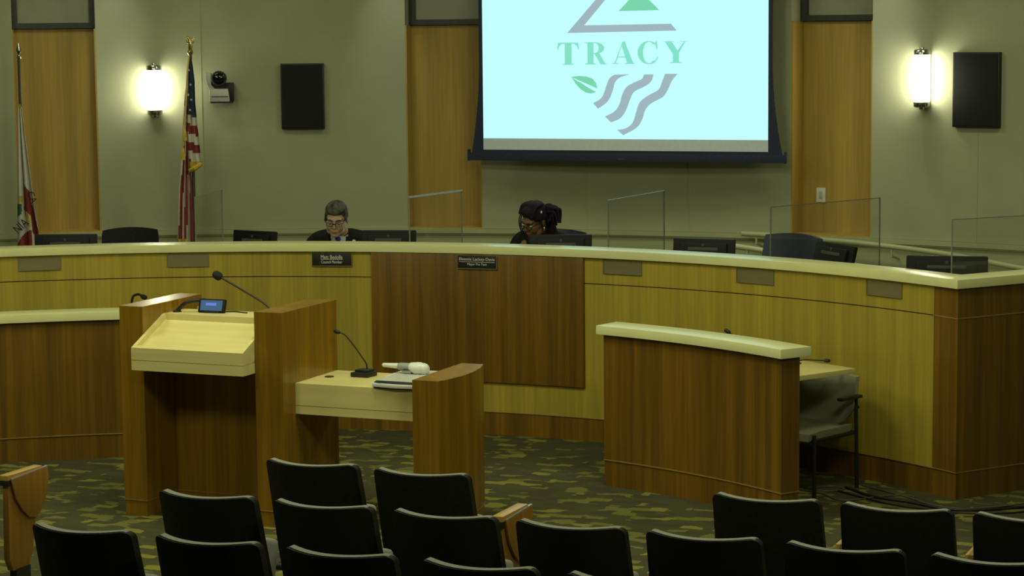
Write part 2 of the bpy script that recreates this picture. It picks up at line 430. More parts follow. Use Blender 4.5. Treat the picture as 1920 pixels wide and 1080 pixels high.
# ------------------------------------------------------------------ name plates
def text_mesh(body, size, ext=.0006, align='CENTER'):
    c = bpy.data.curves.new('lettering', 'FONT'); c.body = body; c.size = size; c.extrude = ext
    c.align_x = align; c.align_y = 'CENTER'
    o = bpy.data.objects.new('tmp_text', c); COL.objects.link(o)
    dg = bpy.context.evaluated_depsgraph_get(); dg.update()
    me = bpy.data.meshes.new_from_object(o.evaluated_get(dg))
    bpy.data.objects.remove(o); bpy.data.curves.remove(c); me.materials.clear()
    return me
def fit_text(body, width, height, bold=0):
    me = text_mesh(body, 1.0)
    xs = [v.co.x for v in me.vertices]; ys = [v.co.y for v in me.vertices]
    cx, cy = (min(xs)+max(xs))/2, (min(ys)+max(ys))/2
    sx = width/(max(xs)-min(xs)); sy = height/(max(ys)-min(ys))
    for v in me.vertices: v.co = Vector(((v.co.x-cx)*sx, (v.co.y-cy)*sy, v.co.z))
    return me
UPRIGHT = (PI/2, 0, 0)          # text lying in XY turned to stand facing -Y
PL = [(-36.22, None, 'empty metal nameplate holder at the far left of the dais front'),
      (-25.4, None, 'empty metal nameplate holder above and right of the lectern microphone side'),
      (-14.62, ('Matt Bedolla', 'Council Member'), 'black nameplate reading Council Member below the man in the suit'),
      (-3.39, ('Eleassia Lackey-Davis', 'Mayor Pro Tem'), 'black nameplate reading Mayor Pro Tem on the dark center panel'),
      (7.95, None, 'empty metal nameplate holder just right of the dark center panel'),
      (18.75, None, 'empty metal nameplate holder under the blue chair at right'),
      (29.7, None, 'empty metal nameplate holder nearest the dark right corner of the dais')]
PL[1] = (-25.4, None, 'empty metal nameplate holder on the dais directly above the lectern')
for a, txt, lab in PL:
    rr = RD-.0225 if txt and a > -5 else RD
    p = pol(a, rr-.001, 1.212)
    t = thing('nameplate' if txt else 'nameplate_holder', lab, 'nameplate' if txt else 'nameplate holder', p, -R_(a), 'nameplates along the dais front' if txt else 'empty nameplate holders along the dais front')
    W, Hh = .142, .043
    if txt:
        obj('plate', MB().box(-W, W, -.012, -.002, -Hh, Hh), M_black, t, bevel=.001)
        fr = MB().box(-W-.004, W+.004, -.014, 0, -Hh-.006, -Hh-.001).box(W+.001, W+.005, -.014, 0, -Hh-.006, Hh)
        obj('holder', fr, M_steel, t)
        w1 = .262 if 'Lackey' in txt[0] else .156
        put('name_lettering', fit_text(txt[0], w1, .026), M_ink, t, (0, -.0127, .017), UPRIGHT)
        obj('underline', MB().box(-w1/2, w1/2, -.0135, -.0118, -.001, .0013), M_ink, t)
        put('title_lettering', fit_text(txt[1], .140 if 'Lackey' in txt[0] else .152, .021), M_ink, t, (0, -.0127, -.018), UPRIGHT)
    else:
        obj('back_plate', MB().box(-W, W, -.004, 0, -Hh, Hh), M_steel, t)
        fr = MB().box(-W-.005, W+.005, -.011, 0, -Hh-.006, -Hh).box(-W-.005, -W, -.009, 0, -Hh, Hh).box(W, W+.005, -.009, 0, -Hh, Hh)
        obj('holder_rim', fr, M_steel, t)

# ------------------------------------------------------------------ side cubicles (curved low walls with a desk behind)
def cubicle(name, label, Rf, a0, a1, ztop, desk_to):
    t = thing(name, label, 'desk cubicle', CC)
    obj('front_panel', MB().arc(Rf, Rf+.13, a0, a1, .166, ztop-.055), M_dark, t)
    obj('toe_kick', MB().arc(Rf+.003, Rf+.127, a0+.03, a1-.03, 0, .16), M_dark, t)
    obj('inlay_strip', MB().arc(Rf-.003, Rf+.133, a0-.03, a1+.03, .159, .166), M_inlay, t)
    obj('counter', MB().arc(Rf-.035, Rf+.185, a0-.45, a1+.45, ztop-.055, ztop), M_cap, t, bevel=.003)
    obj('work_surface', MB().arc(Rf+.132, 5.13, a0+.5, desk_to, .73, .76), M_desk, t, bevel=.002)
    obj('side_support', MB().arc(Rf+.135, 5.05, a0+.6, a0+.95, 0, .728), M_dark, t)
    return t
cubicle('clerk_cubicle', 'low curved dark wood cubicle with pale counter at right of the floor', 4.235, 15.25, 34.9, 1.0, 30.55)
cubicle('clerk_cubicle', 'low curved dark wood cubicle with pale counter behind the lectern at left', 4.43, -47.5, -22.0, .985, -22.5)

# ------------------------------------------------------------------ lectern with attached desk
LX = -6.62; LY = 11.0
lec = thing('speaker_lectern', 'dark wood speaker lectern with pale reading tray and attached side desk', 'lectern', (LX, LY, 0))
def bx(x0, x1, y0, y1, z0, z1): return MB().box(x0-LX, x1-LX, y0-LY, y1-LY, z0, z1)
def side(x0, x1, y0, y1, z):
    m = bx(x0, x1, y0, y1, .096, z); m.box(x0+.003-LX, x1-.003-LX, y0+.003-LY, y1-.003-LY, 0, .09)
    p = obj('side_panel', m, M_dark2, lec)
    obj('inlay_strip', bx(x0-.002, x1+.002, y0-.002, y1+.002, .09, .096), M_inlay, p)
side(-7.155, -7.0, 11.0, 11.665, 1.236)
side(-6.262, -6.083, 11.0, 11.665, 1.236)
mp_ = bx(-7.0, -6.262, 11.34, 11.38, .0, .96)
p = obj('modesty_panel', mp_, M_dark2, lec)
obj('inlay_strip', bx(-7.0, -6.262, 11.337, 11.345, .09, .096), M_inlay, p)
# reading tray: sloped box with raised rims, front fascia with a groove
x0, x1 = -6.998-LX, -6.264-LX
def extr(prof, xa, xb, m=None):
    m = m or MB(); n = len(prof)
    vs = [(xa, y-LY, z) for y, z in prof]+[(xb, y-LY, z) for y, z in prof]
    return m.add(vs, [tuple(range(n)), tuple(range(n, 2*n))[::-1]]+[(i, n+i, n+(i+1)%n, (i+1)%n) for i in range(n)])
YF = 10.868
tr = extr([(YF+.001, .945), (YF+.001, .985), (11.215, 1.135), (11.215, 1.171), (11.46, 1.171), (11.46, .945)], x0+.001, x1-.001)
tr = extr([(YF, .885), (YF, .941), (11.46, .941), (11.46, .885)], x0, x1, tr)
tr = extr([(YF+.004, .940), (YF+.004, .946), (11.46, .946), (11.46, .940)], x0+.004, x1-.004, tr)
obj('reading_tray', tr, M_desk, lec)
rim = extr([(YF, .945), (YF, 1.016), (11.215, 1.171), (11.215, .99), (YF+.03, .945)], x0, x0+.022)
rim = extr([(YF, .945), (YF, 1.016), (11.215, 1.171), (11.215, .99), (YF+.03, .945)], x1-.022, x1, rim)
rim = extr([(YF, .945), (YF, 1.016), (YF+.022, 1.0255), (YF+.022, .945)], x0+.022, x1-.022, rim)
obj('tray_rim', rim, M_desk, lec)
# side desk
dk = bx(-6.083, -5.27, 11.14, 11.655, .690, .817); dk.box(-6.083-LX, -5.27-LX, 11.14-LY, 11.655-LY, .640, .686)
dk.box(-6.083-LX, -5.27-LX, 11.146-LY, 11.65-LY, .685, .691)
ds = obj('desk_box', dk, M_desk, lec)
obj('cable_grommet', MB().lathe([(.028, 0), (.028, .004), (.02, .006)], 20, 0, Matrix.Translation((-6.005-LX, 11.41-LY, .817))), M_gap, ds)
ev = [(-5.272, 10.99), (-5.115, 10.99), (-5.085, 11.1), (-5.068, 11.25), (-5.075, 11.4), (-5.098, 11.53), (-5.135, 11.655), (-5.272, 11.655)]
ev = [(x-LX, y-LY) for x, y in ev]
epm = MB().prism(ev, .096, .90); ev2 = [(x*1+(.003 if x < .0 else -.003), y) for x, y in ev]
epm.prism(ev2, 0, .09)
p = obj('end_panel', epm, M_dark2, lec)
obj('inlay_strip', MB().prism([(x+(.002 if x > 1.4 else 0), y) for x, y in ev], .09, .096), M_inlay, p)

# gooseneck microphone on the lectern ledge
def curve_pts(pts, n=8):
    P = [Vector(p) for p in pts]; out = []
    for i in range(len(P)-1):
        p0, p1, p2, p3 = P[max(i-1,0)], P[i], P[i+1], P[min(i+2,len(P)-1)]
        for k in range(n):
            t = k/n
            out.append(.5*((2*p1)+(p2-p0)*t+(2*p0-5*p1+4*p2-p3)*t*t+(3*p1-p0-3*p2+p3)*t**3))
    out.append(P[-1]); return out
def mic(label, base, pts, head_r, head_l, stem_r=.006, foam=True, basebox=None, group='gooseneck microphones'):
    b = Vector(base); t = thing('gooseneck_microphone', label, 'microphone', b, 0, group)
    L = [Vector(p)-b for p in pts]
    if basebox: obj('base', basebox, M_black, t, bevel=.006)
    else: obj('base', MB().lathe([(.024, 0), (.024, .006), (.012, .012), (.010, .03)], 20), M_black, t)
    obj('gooseneck', MB().tube(curve_pts(L), stem_r, 10), M_black, t)
    d = (L[-1]-L[-2]).normalized(); c = L[-1]+d*head_l*.3
    q = d.to_track_quat('Z', 'Y').to_matrix().to_4x4(); q.translation = c
    pr = [(head_r*.55, -head_l*.5), (head_r*.95, -head_l*.3), (head_r, 0), (head_r*.9, head_l*.3), (head_r*.55, head_l*.46), (.001, head_l*.5)]
    obj('windscreen' if foam else 'capsule', MB().lathe(pr, 20, 0, q), M_blackcloth if foam else M_black, t)
    return t
mic('tall black gooseneck microphone with round foam head over the lectern tray', (-6.36, 11.40, 1.171),
    [(-6.36, 11.40, 1.18), (-6.388, 11.40, 1.207), (-6.44, 11.40, 1.243), (-6.579, 11.40, 1.313), (-6.714, 11.40, 1.378)], .026, .058)
bb = MB(); bb.prism([(-.062,-.055), (.05,-.055), (.062,.05), (-.05,.05)], 0, .028).prism([(-.045,-.03), (.042,-.04), (.05,.045), (-.035,.045)], .027, .042)
mic('short black gooseneck microphone on a square base on the side desk', (-5.825, 11.50, .817),
    [(-5.815, 11.52, .85), (-5.819, 11.52, .887), (-5.842, 11.515, .924), (-5.893, 11.51, .993), (-5.941, 11.505, 1.048), (-5.965, 11.50, 1.064), (-5.985, 11.50, 1.068)], .013, .04, .0045, False, bb)
# small touch display on the ledge
t = thing('touch_display', 'small black touch display with blue lit screen on the lectern ledge', 'display', (-6.735, 11.335, 1.171), R_(4))
tilt = Matrix.Translation((0, 0, .038)) @ Euler((R_(-18), 0, 0)).to_matrix().to_4x4()
obj('housing', MB().box(-.085, .085, -.004, .022, -.036, .045, 0, tilt), M_bezel, t, bevel=.005)
M_disp = emit('display_screen', lin(70, 100, 125), 1.0); M_disp2 = emit('display_text', lin(110, 130, 215), 1.0)
s_ = obj('screen', MB().box(-.070, .070, -.0062, -.0035, -.026, .035, 0, tilt), M_disp, t)
obj('readout', MB().box(-.036, .032, -.0075, -.006, .004, .020, 0, tilt), M_disp2, s_)
obj('foot', MB().prism([(-.045,-.02), (.055,-.02), (.045,.05), (-.035,.05)], 0, .012).box(-.02, .03, .0, .03, .01, .03), M_black, t, bevel=.003)
t = thing('flexible_gooseneck', 'thick black bent gooseneck arm arching on the lectern ledge beside the display', 'gooseneck', (-6.955, 11.31, 1.171))
obj('foot', MB().lathe([(.026, 0), (.026, .006), (.014, .012)], 16), M_black, t)
obj('gooseneck_tube', MB().tube(curve_pts([(0,0,.008), (.015,0,.02), (.038,.0,.042), (.075,0,.062), (.12,.03,.070), (.165,.06,.066), (.19,.07,.05)]), [.012]*49), M_black, t)
t = obj('cable_tag', MB().box(-.006, .006, -.003, .003, 0, .026), M_white, None, (-6.865, 11.405, 1.171)); tag(t, 'tiny white tag standing on the lectern ledge left of the display', 'tag')
t = obj('display_cable', MB().tube(curve_pts([(0,0,.004), (.06,.02,.004), (.12,.0,.004), (.16,-.01,.004)]), .0035, 8), M_black, None, (-6.68, 11.385, 1.171)); tag(t, 'thin black cable trailing right from the touch display', 'cable')

# document camera on the side desk
t = thing('document_camera', 'white document camera with folded arm lying on the side desk', 'document camera', (-5.45, 11.4, .817))
def q(x, y): return (x+5.45, y-11.4)
base = [q(-5.60, 11.165), q(-5.585, 11.125), q(-5.45, 11.105), q(-5.32, 11.115), q(-5.295, 11.15), q(-5.30, 11.62), q(-5.33, 11.65), q(-5.60, 11.65), q(-5.628, 11.61), q(-5.635, 11.5)]
obj('base', MB().prism(base, .008, .030), M_white, t, bevel=.004)
obj('underside', MB().prism([(x*.97, y*.97) for x, y in base], 0, .009), M_black, t)
obj('stage', MB().box(-.155, .14, -.19, .20, .029, .032), M_silver, t)
obj('control_strip', MB().prism([(-.135,-.255), (-.10,-.275), (.0,-.28), (.13,-.275), (.14,-.20), (-.145,-.20)], .029, .0328), M_bezel, t)
obj('arm', MB().cap((-.112, .13, .03), (-.105, .12, .075), .014, .013), M_silver, t)
obj('joint', MB().cap((-.14, .10, .070), (-.05, .10, .070), .022, .022).box(-.118, -.06, .07, .12, .036, .05), M_grey, t)
obj('lamp_head', MB().cap((-.245, .10, .073), (-.14, .10, .072), .012, .017), M_white, t)
obj('camera_head', MB().ell((-.025, .10, .064), (.058, .042, .036)).cap((-.06, .10, .068), (0.01, .10, .062), .030, .034), M_white, t)
obj('lens_knob', MB().cap((-.105, .085, .048), (-.075, .085, .046), .010, .010), M_black, t)

# mic on the clerk cubicles
mic('thin black gooseneck microphone lying low on the desk behind the right cubicle', (-3.70, 13.16, .76),
    [(-3.70, 13.16, .775), (-3.66, 13.18, .785), (-3.60, 13.20, .782), (-3.54, 13.215, .780)], .012, .04, .004, False)
p0 = pol(25.3, 4.62, .76)
mic('black microphone tip peeking over the right cubicle counter', p0, [p0+Vector((0,0,.02)), p0+Vector((-.01,-.02,.12)), p0+Vector((-.04,-.04,.20)), p0+Vector((-.07,-.045,.222))], .013, .045, .0045, False)
p0 = pol(-28.6, 4.85, .76)
mic('dark arched microphone rising behind the left wing of the lectern', p0, [p0+Vector((-.1,.05,.02)), p0+Vector((-.06,0,.24)), p0+Vector((0,-.02,.285)), p0+Vector((.05,-.04,.275))], .017, .055, .009, True)

# ------------------------------------------------------------------ stacking armchair at the right cubicle
t = thing('stacking_armchair', 'olive upholstered stacking armchair with black frame tucked behind the right cubicle', 'chair', pol(27.0, 5.0, 0), -R_(27)+R_(4))
sm = MB(); rows = []
for j in range(9):
    v = j/8; row = []
    for i in range(11):
        u = -1+2*i/10; ww = .245-.02*v
        row.append((u*ww, -.235+.44*v, .39-.012*(1-u*u)+.012*math.cos(u*1.2)-.03*max(0, .25-v)*(4)*.25))
    rows.append(row)
sm.grid(rows); b = [[(p[0]*.96, p[1], p[2]-.045) for p in r] for r in rows]; sm.grid(b, 0, True)
for A_, B_ in ((rows[0], b[0]), (rows[-1], b[-1]), ([r[0] for r in rows], [r[0] for r in b]), ([r[-1] for r in rows], [r[-1] for r in b])): sm.grid([A_, B_])
obj('seat', sm, M_olive, t, weld=True, smooth=50)
bmk = MB(); rows = []; b = []
for j in range(10):
    v = j/9; row = []; r2 = []
    z = .345+.345*v
    ww = .13+.125*min(1, v*2.4)**.5
    for i in range(13):
        u = -1+2*i/12
        y = .20+.05*v-.05*u*u
        row.append((u*ww, y, z+(.035*u*u*(1-v) if v < .6 else 0)-.004*u*u))
        r2.append((u*ww, y+.035, z+(.035*u*u*(1-v) if v < .6 else 0)))
    rows.append(row); b.append(r2)
bmk.grid(rows, 0, True).grid(b)
for A_, B_ in ((rows[0], b[0]), (rows[-1], b[-1]), ([r[0] for r in rows], [r[0] for r in b]), ([r[-1] for r in rows], [r[-1] for r in b])): bmk.grid([A_, B_])
obj('backrest', bmk, M_olive, t, weld=True, smooth=50)
for s_ in (-1, 1):
    obj('leg', MB().tube([(s_*.255, -.20, 0), (s_*.255, -.205, .38)], .012, 8), M_black, t)
    obj('leg', MB().tube([(s_*.255, .215, 0), (s_*.255, .20, .56)], .012, 8), M_black, t)
    obj('armrest', MB().box(s_*.268-.02, s_*.268+.02, .02, .225, .56, .58), M_black, t, bevel=.006)
obj('seat_frame', MB().tube([(-.25, -.2, .345), (.25, -.2, .345), (.25, .2, .345), (-.25, .2, .345)], .010, 8, closed=True).tube([(-.255,.225,.5), (-.20,.25,.5), (.20,.25,.5), (.255,.225,.5)], .008, 8), M_black, t)

# floor cables by the right cubicle
def cable(label, pts, r, m):
    o = obj('floor_cable', MB().tube(curve_pts([(x, y, r+.001) for x, y in pts], 6), r, 8), m)
    tag(o, label, 'cable', 'cables on the carpet by the cubicle'); return o
M_cab2 = mat('grey_cable', (.09,.095,.06), .5); noisy(M_cab2, (.08,.085,.055), (.10,.105,.07), 30)
cable('grey cable looping on the carpet under the armchair', [(-3.72,13.05), (-3.5,12.98), (-3.36,12.83), (-3.25,12.86), (-3.15,13.0), (-3.02,13.09), (-2.94,13.06)], .005, M_cab2)
cable('thick black cable running along the foot of the dark dais corner', [(-3.40,13.19), (-3.18,12.98), (-2.95,12.90), (-2.75,12.80), (-2.58,12.79), (-2.36,12.93), (-2.1,13.2), (-1.7,13.75), (-1.25,14.5)], .008, M_black)
cable('thin grey cable hugging the dais toe kick toward the corner', [(-3.33,13.30), (-3.15,13.17), (-2.98,13.04), (-2.80,12.88), (-2.62,12.83), (-2.40,12.99), (-2.15,13.3), (-1.78,13.8), (-1.3,14.6)], .005, M_cab2)
cable('thin black cable crossing nearest the seats past the dais corner', [(-3.42,13.08), (-3.05,12.82), (-2.80,12.76), (-2.60,12.72), (-2.40,12.78), (-2.2,12.95), (-1.6,13.7), (-1.1,14.4)], .005, M_black)
cable('thin pale cable curling between the armchair legs', [(-3.62,13.12), (-3.48,13.2), (-3.40,13.14), (-3.48,13.05), (-3.60,13.08)], .004, M_cab2)

# ------------------------------------------------------------------ acrylic partitions
PT = [(-25.1, 6.46, -23.95, 'leftmost clear acrylic partition, right behind the lower end of the striped flag'),
      (-9.6, 6.45, -7.75, 'clear acrylic partition with bright blue top edge between the man and the woman'),
      (5.27, 6.74, 5.1, 'clear acrylic partition to the right of the woman at center'),
      (17.8, 6.85, 19.2, 'wide clear acrylic partition enclosing the blue chair'),
      (32.4, 6.45, 33.3, 'rightmost clear acrylic partition behind the dark dais corner')]
for k, (a0, Rf, a1, lab) in enumerate(PT):
    p = pol(a0, 5.76, 1.031); f = pol(a1, Rf, 1.031); d = f-p; L = d.length
    t = thing('acrylic_partition', lab, 'partition', p, math.atan2(d.y, d.x), 'acrylic partitions on the dais')
    zt = .605
    obj('pane', MB().box(.004, L-.004, -.003, .003, .0, zt-.004), M_acr, t)
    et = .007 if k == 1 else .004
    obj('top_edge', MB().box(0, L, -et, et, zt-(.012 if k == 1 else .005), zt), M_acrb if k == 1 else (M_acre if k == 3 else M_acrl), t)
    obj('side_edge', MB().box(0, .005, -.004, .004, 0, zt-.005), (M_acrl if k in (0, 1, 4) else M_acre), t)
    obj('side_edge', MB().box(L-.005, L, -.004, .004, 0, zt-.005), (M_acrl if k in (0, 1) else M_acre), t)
    obj('foot', MB().box(.1, .2, -.05, .05, 0, .004).box(L-.2, L-.1, -.05, .05, 0, .004), M_acr, t)

# ------------------------------------------------------------------ monitors on the dais
MONS = [((64+182)/2, -9.309, 13.638, 1.365, .455, 0, 'wide black monitor in front of the white flag at far left'),
        (0, -8.104, 14.272, 1.367, .39, 31, 'black monitor turned aside left of the man in the suit'),
        (0, -7.151, 14.554, 1.371, .40, 6, 'black monitor right beside the man in the suit'),
        (0, -5.858, 14.680, 1.363, .44, 2, 'black monitor in front of the woman with braided hair'),
        (0, -4.757, 14.564, 1.374, .44, 21, 'black monitor between the woman and the empty blue chair'),
        (0, -3.79, 14.39, 1.385, .50, 68, 'black monitor seen nearly edge on beside the blue chair'),
        (0, -2.928, 13.817, 1.384, .50, 13, 'black monitor with rounded corners nearest the right dais corner')]
for _, x, y, zt, wd, dl, lab in MONS:
    t = thing('computer_monitor', lab, 'monitor', (x, y, 1.031), HEAD-R_(dl), 'computer monitors on the dais')
    h = zt-1.031; lean = -7 if dl < 60 else -14
    tm = Matrix.Translation((0, 0, h)) @ Euler((R_(lean), 0, 0)).to_matrix().to_4x4()
    z0 = -.275
    obj('housing', MB().box(-wd/2, wd/2, 0, .028, z0, 0, 0, tm).box(-wd*.38, wd*.38, -.022, .002, z0+.03, -.03, 0, tm), M_bezel, t, bevel=.010)
    obj('screen', MB().box(-wd/2+.012, wd/2-.012, .0278, .0288, z0+.014, -.014, 0, tm), M_lens, t)
    obj('vent', MB().box(-wd*.24, wd*.24, -.0255, -.0215, -.082, -.060, 0, tm), M_vent, t, bevel=.002)
    obj('badge', MB().lathe([(.010, -.001), (.010, .002)], 16, 0, tm @ Matrix.Translation((0, -.0225, -.042)) @ Euler((PI/2, 0, 0)).to_matrix().to_4x4()), M_vent, t)
    obj('stand', MB().box(-.035, .035, -.012, .012, .008, h-.12).box(-.11, .11, -.075, .085, 0, .010), M_bezel, t, bevel=.003)

# ------------------------------------------------------------------ council chairs
def council_chair(label, a, R, ztop, m, wd=.46, yaw=0.0):
    t = thing('council_chair', label, 'chair', pol(a, R, .281), -R_(a)+yaw, 'high backed council chairs behind the dais')
    zt = ztop-.281
    rows = []; b = []
    for j in range(10):
        v = j/9; row = []; r2 = []; z = .50+(zt-.50)*v
        ww = wd/2*(.86+.14*math.sin(PI*min(1, v*1.2)/1.6))
        if v > .9: ww *= .97
        for i in range(11):
            u = -1+2*i/10; y = .20+.10*v-.06*u*u
            dz = -.018*u*u if v > .95 else 0
            row.append((u*ww, y, z+dz)); r2.append((u*ww*.97, y+.07, z+dz-.01))
        rows.append(row); b.append(r2)
    bk = MB().grid(rows, 0, True).grid(b)
    for A_, B_ in ((rows[0], b[0]), (rows[-1], b[-1]), ([r[0] for r in rows], [r[0] for r in b]), ([r[-1] for r in rows], [r[-1] for r in b])): bk.grid([A_, B_])
    obj('backrest', bk, m, t, weld=True, smooth=60)
    obj('seat', MB().box(-wd/2, wd/2, -.26, .24, .40, .49), m, t, bevel=.03, seg=3)
    obj('back_bracket', MB().box(-.04, .04, .20, .26, .38, .56), M_black, t)
    for s_ in (-1, 1):
        obj('armrest', MB().tube(curve_pts([(s_*.25, .2, .44), (s_*.29, .15, .62), (s_*.29, -.1, .64), (s_*.28, -.14, .60), (s_*.22, -.05, .42)]), .014, 8), M_black, t)
    obj('gas_post', MB().lathe([(.028, .09), (.028, .40)], 14), M_black, t)
    bs = obj('star_base', MB().lathe([(.04, .06), (.05, .11), (.03, .13)], 14), M_black, t)
    for k in range(5):
        an_ = 2*PI*k/5+.3; c, s2 = math.cos(an_), math.sin(an_)
        obj('spoke', MB().tube([(c*.03, s2*.03, .095), (c*.29, s2*.29, .062)], [.02, .013], 8), M_black, t)
        obj('caster', MB().ell((c*.29, s2*.29, .027), (.02, .02, .027)), M_black, t)
    return t
council_chair('charcoal fabric chair back left of the lectern microphone behind the dais', -30.3, 6.85, 1.308, M_charfab, .44)
council_chair('charcoal chair hidden behind the seated man', -15.3, 6.74, 1.23, M_charfab, .46)
council_chair('navy blue chair behind the seated woman', -2.95, 6.72, 1.308, M_navy, .50)
council_chair('empty navy blue chair behind the wide acrylic partition', 12.2, 6.75, 1.335, M_navy, .50, R_(-12))

# ------------------------------------------------------------------ projection screen and its picture
axd = R_(-4.2)
sc0 = Vector((CX+9.48*math.sin(axd), CY+9.48*math.cos(axd), 0))
ps = thing('projection_screen', 'large lit projection screen with city logo hanging at the center wall', 'projection screen', sc0, -axd)
UP_ = Euler(UPRIGHT).to_matrix().to_4x4()
def flat(polys, y0, y1, mb=None):
    "polys in (x,z) standing in a plane facing -Y"
    mb = mb or MB()
    for pg in polys:
        mb.prism([(a, b) for a, b in pg], -y1, -y0, 0, UP_)
    return mb
FAB = []
for z in [1.735, 1.80, 1.87, 1.95, 2.04, 2.14, 2.3, 2.5, 2.8, 3.1, 3.5]:
    t_ = max(0, 1-(z-1.735)/.75); FAB.append((.075*t_**1.8, z))
lf = [(-1.337-d, z) for d, z in FAB]; rt_ = [(1.277+d*1.15, z) for d, z in FAB]
obj('black_border', flat([lf+rt_[::-1]], 0, .004), M_border, ps)
obj('bottom_bar', MB().box(-1.435, 1.385, -.018, .02, 1.668, 1.735).box(-1.448, -1.43, -.02, .022, 1.664, 1.765).box(1.38, 1.398, -.02, .022, 1.664, 1.765), M_border, ps, bevel=.004)
obj('maker_badge', MB().box(-.069, -.012, -.0205, -.017, 1.682, 1.700), M_vent, ps)
obj('housing', MB().box(-1.6, 1.55, -.09, .09, 3.46, 3.66), M_white, ps, bevel=.01)
for s_ in (-1.4, 1.35): obj('hanger', MB().tube([(s_, 0, 3.65), (s_, 0, CEIL)], .008, 8), M_black, ps)
M_fab = mat('matte_white_screen', (.70,.82,.95), .9); noisy(M_fab, (.68,.80,.93), (.72,.84,.96), 30)
obj('screen_fabric', flat([[(-1.302, 1.762), (1.241, 1.762), (1.241, 3.46), (-1.302, 3.46)]], -.003, 0), M_fab, ps)
M_pic = emit('projected_white', lin(192, 255, 255), 1.04)
M_lg = emit('projected_green', lin(134, 226, 198), 1.0)
M_gg = emit('projected_bright_green', lin(122, 214, 172), 1.0)
M_lgr = emit('projected_grey', lin(160, 182, 190), 1.0)
pic = obj('projected_picture', flat([[(-1.300, 1.862), (1.240, 1.862), (1.240, 3.44), (-1.300, 3.44)]], -.005, -.003), M_pic, ps)
K = lambda pl: flat(pl, -.0068, -.005)
obj('logo_outline', K([[(-.523,2.773), (.450,2.785), (.399,2.844), (-.371,2.837), (-.182,3.051), (.03,3.29), (-.05,3.29), (-.269,3.052)]]), M_lgr, pic, smooth=0)
obj('logo_triangle', K([[(-.063,2.955), (.298,2.959), (.118,3.135)]]), M_gg, pic, smooth=0)
def glyph(polys, x0, x1, z0, z1):
    return [[(x0+(x1-x0)*a, z0+(z1-z0)*b) for a, b in pg] for pg in polys]
def ring(cx, cy, rx, ry, tx, ty, a0, a1, n=16):
    o = [(cx+rx*math.cos(R_(a0+(a1-a0)*k/n)), cy+ry*math.sin(R_(a0+(a1-a0)*k/n))) for k in range(n+1)]
    i = [(cx+(rx-tx)*math.cos(R_(a0+(a1-a0)*k/n)), cy+(ry-ty)*math.sin(R_(a0+(a1-a0)*k/n))) for k in range(n+1)]
    return [[o[k], o[k+1], i[k+1], i[k]] for k in range(n)]
GT = [[(.34,.03), (.66,.03), (.66,.96), (.34,.96)], [(.24,0), (.76,0), (.76,.025), (.66,.06), (.34,.06), (.24,.025)],
      [(.03,1), (.97,1), (.97,.945), (.03,.945)], [(.03,1), (0,.68), (.035,.68), (.10,.85), (.22,.945), (.22,1)], [(.97,1), (1,.68), (.965,.68), (.90,.85), (.78,.945), (.78,1)]]
GR = [[(.13,.03), (.40,.03), (.40,.97), (.13,.97)], [(0,0), (.52,0), (.52,.025), (.40,.06), (.13,.06), (0,.025)], [(0,1), (.45,1), (.45,.955), (.13,.94), (0,.975)]]
GR += ring(.48, .735, .40, .265, .25, .045, -90, 90)+[[(.38,1), (.50,1), (.50,.955), (.38,.955)], [(.38,.47), (.50,.47), (.50,.515), (.38,.515)],
      [(.44,.48), (.66,.50), (.92,.05), (1,.02), (1,0), (.72,0)]]
GA = [[(.50,1), (.56,1), (.93,.04), (.66,.04), (.42,.80)], [(.50,1), (.42,.80), (.16,.04), (.10,.04), (.455,.98)], [(.22,.29), (.66,.29), (.66,.34), (.24,.34)],
      [(0,0), (.30,0), (.30,.02), (.16,.05), (.10,.05), (0,.02)], [(.52,0), (1,0), (1,.02), (.93,.05), (.66,.05), (.52,.02)]]
GC = ring(.54, .5, .54, .50, .26, .04, 48, 312, 26)+[[(.86,.97), (.93,1), (.95,.64), (.91,.64), (.84,.86)], [(.86,.12), (1,.28), (.96,.32), (.80,.14), (.82,.06)]]
GY = [[(.40,.03), (.65,.03), (.65,.46), (.40,.46)], [(.28,0), (.77,0), (.77,.025), (.65,.06), (.40,.06), (.28,.025)], [(.08,.97), (.36,.97), (.66,.45), (.40,.42)],
      [(.84,.97), (.90,.97), (.65,.46), (.55,.50)], [(0,1), (.44,1), (.44,.975), (0,.975)], [(.70,1), (1,1), (1,.975), (.70,.975)]]
for nm, g, x0, x1, z0, z1 in (('T', GT, -.614, -.418, 2.500, 2.690), ('R', GR, -.368, -.168, 2.503, 2.692), ('A', GA, -.121, .081, 2.505, 2.697), ('C', GC, .105, .290, 2.502, 2.700), ('Y', GY, .328, .546, 2.511, 2.697)):
    obj('logo_letter', K(glyph(g, x0, x1, z0, z1)), M_lg, pic, smooth=0)
obj('logo_leaf', K([[(-.489,2.397), (-.425,2.404), (-.353,2.400), (-.297,2.380), (-.265,2.341), (-.257,2.297), (-.289,2.311), (-.409,2.361), (-.420,2.365)],
                    [(-.489,2.397), (-.430,2.356), (-.409,2.349), (-.337,2.303), (-.265,2.265), (-.313,2.253), (-.361,2.262), (-.409,2.293), (-.449,2.336)]]), M_gg, pic, smooth=0)
def ribbon(Lp, Rp, n=24):
    def samp(pl):
        P = curve_pts([(a, 0, b) for a, b in pl], 6); return [P[round(k*(len(P)-1)/n)] for k in range(n+1)]
    A_, B_ = samp(Lp), samp(Rp)
    return [[(A_[k].x, A_[k].z), (A_[k+1].x, A_[k+1].z), (B_[k+1].x, B_[k+1].z), (B_[k].x, B_[k].z)] for k in range(n)]
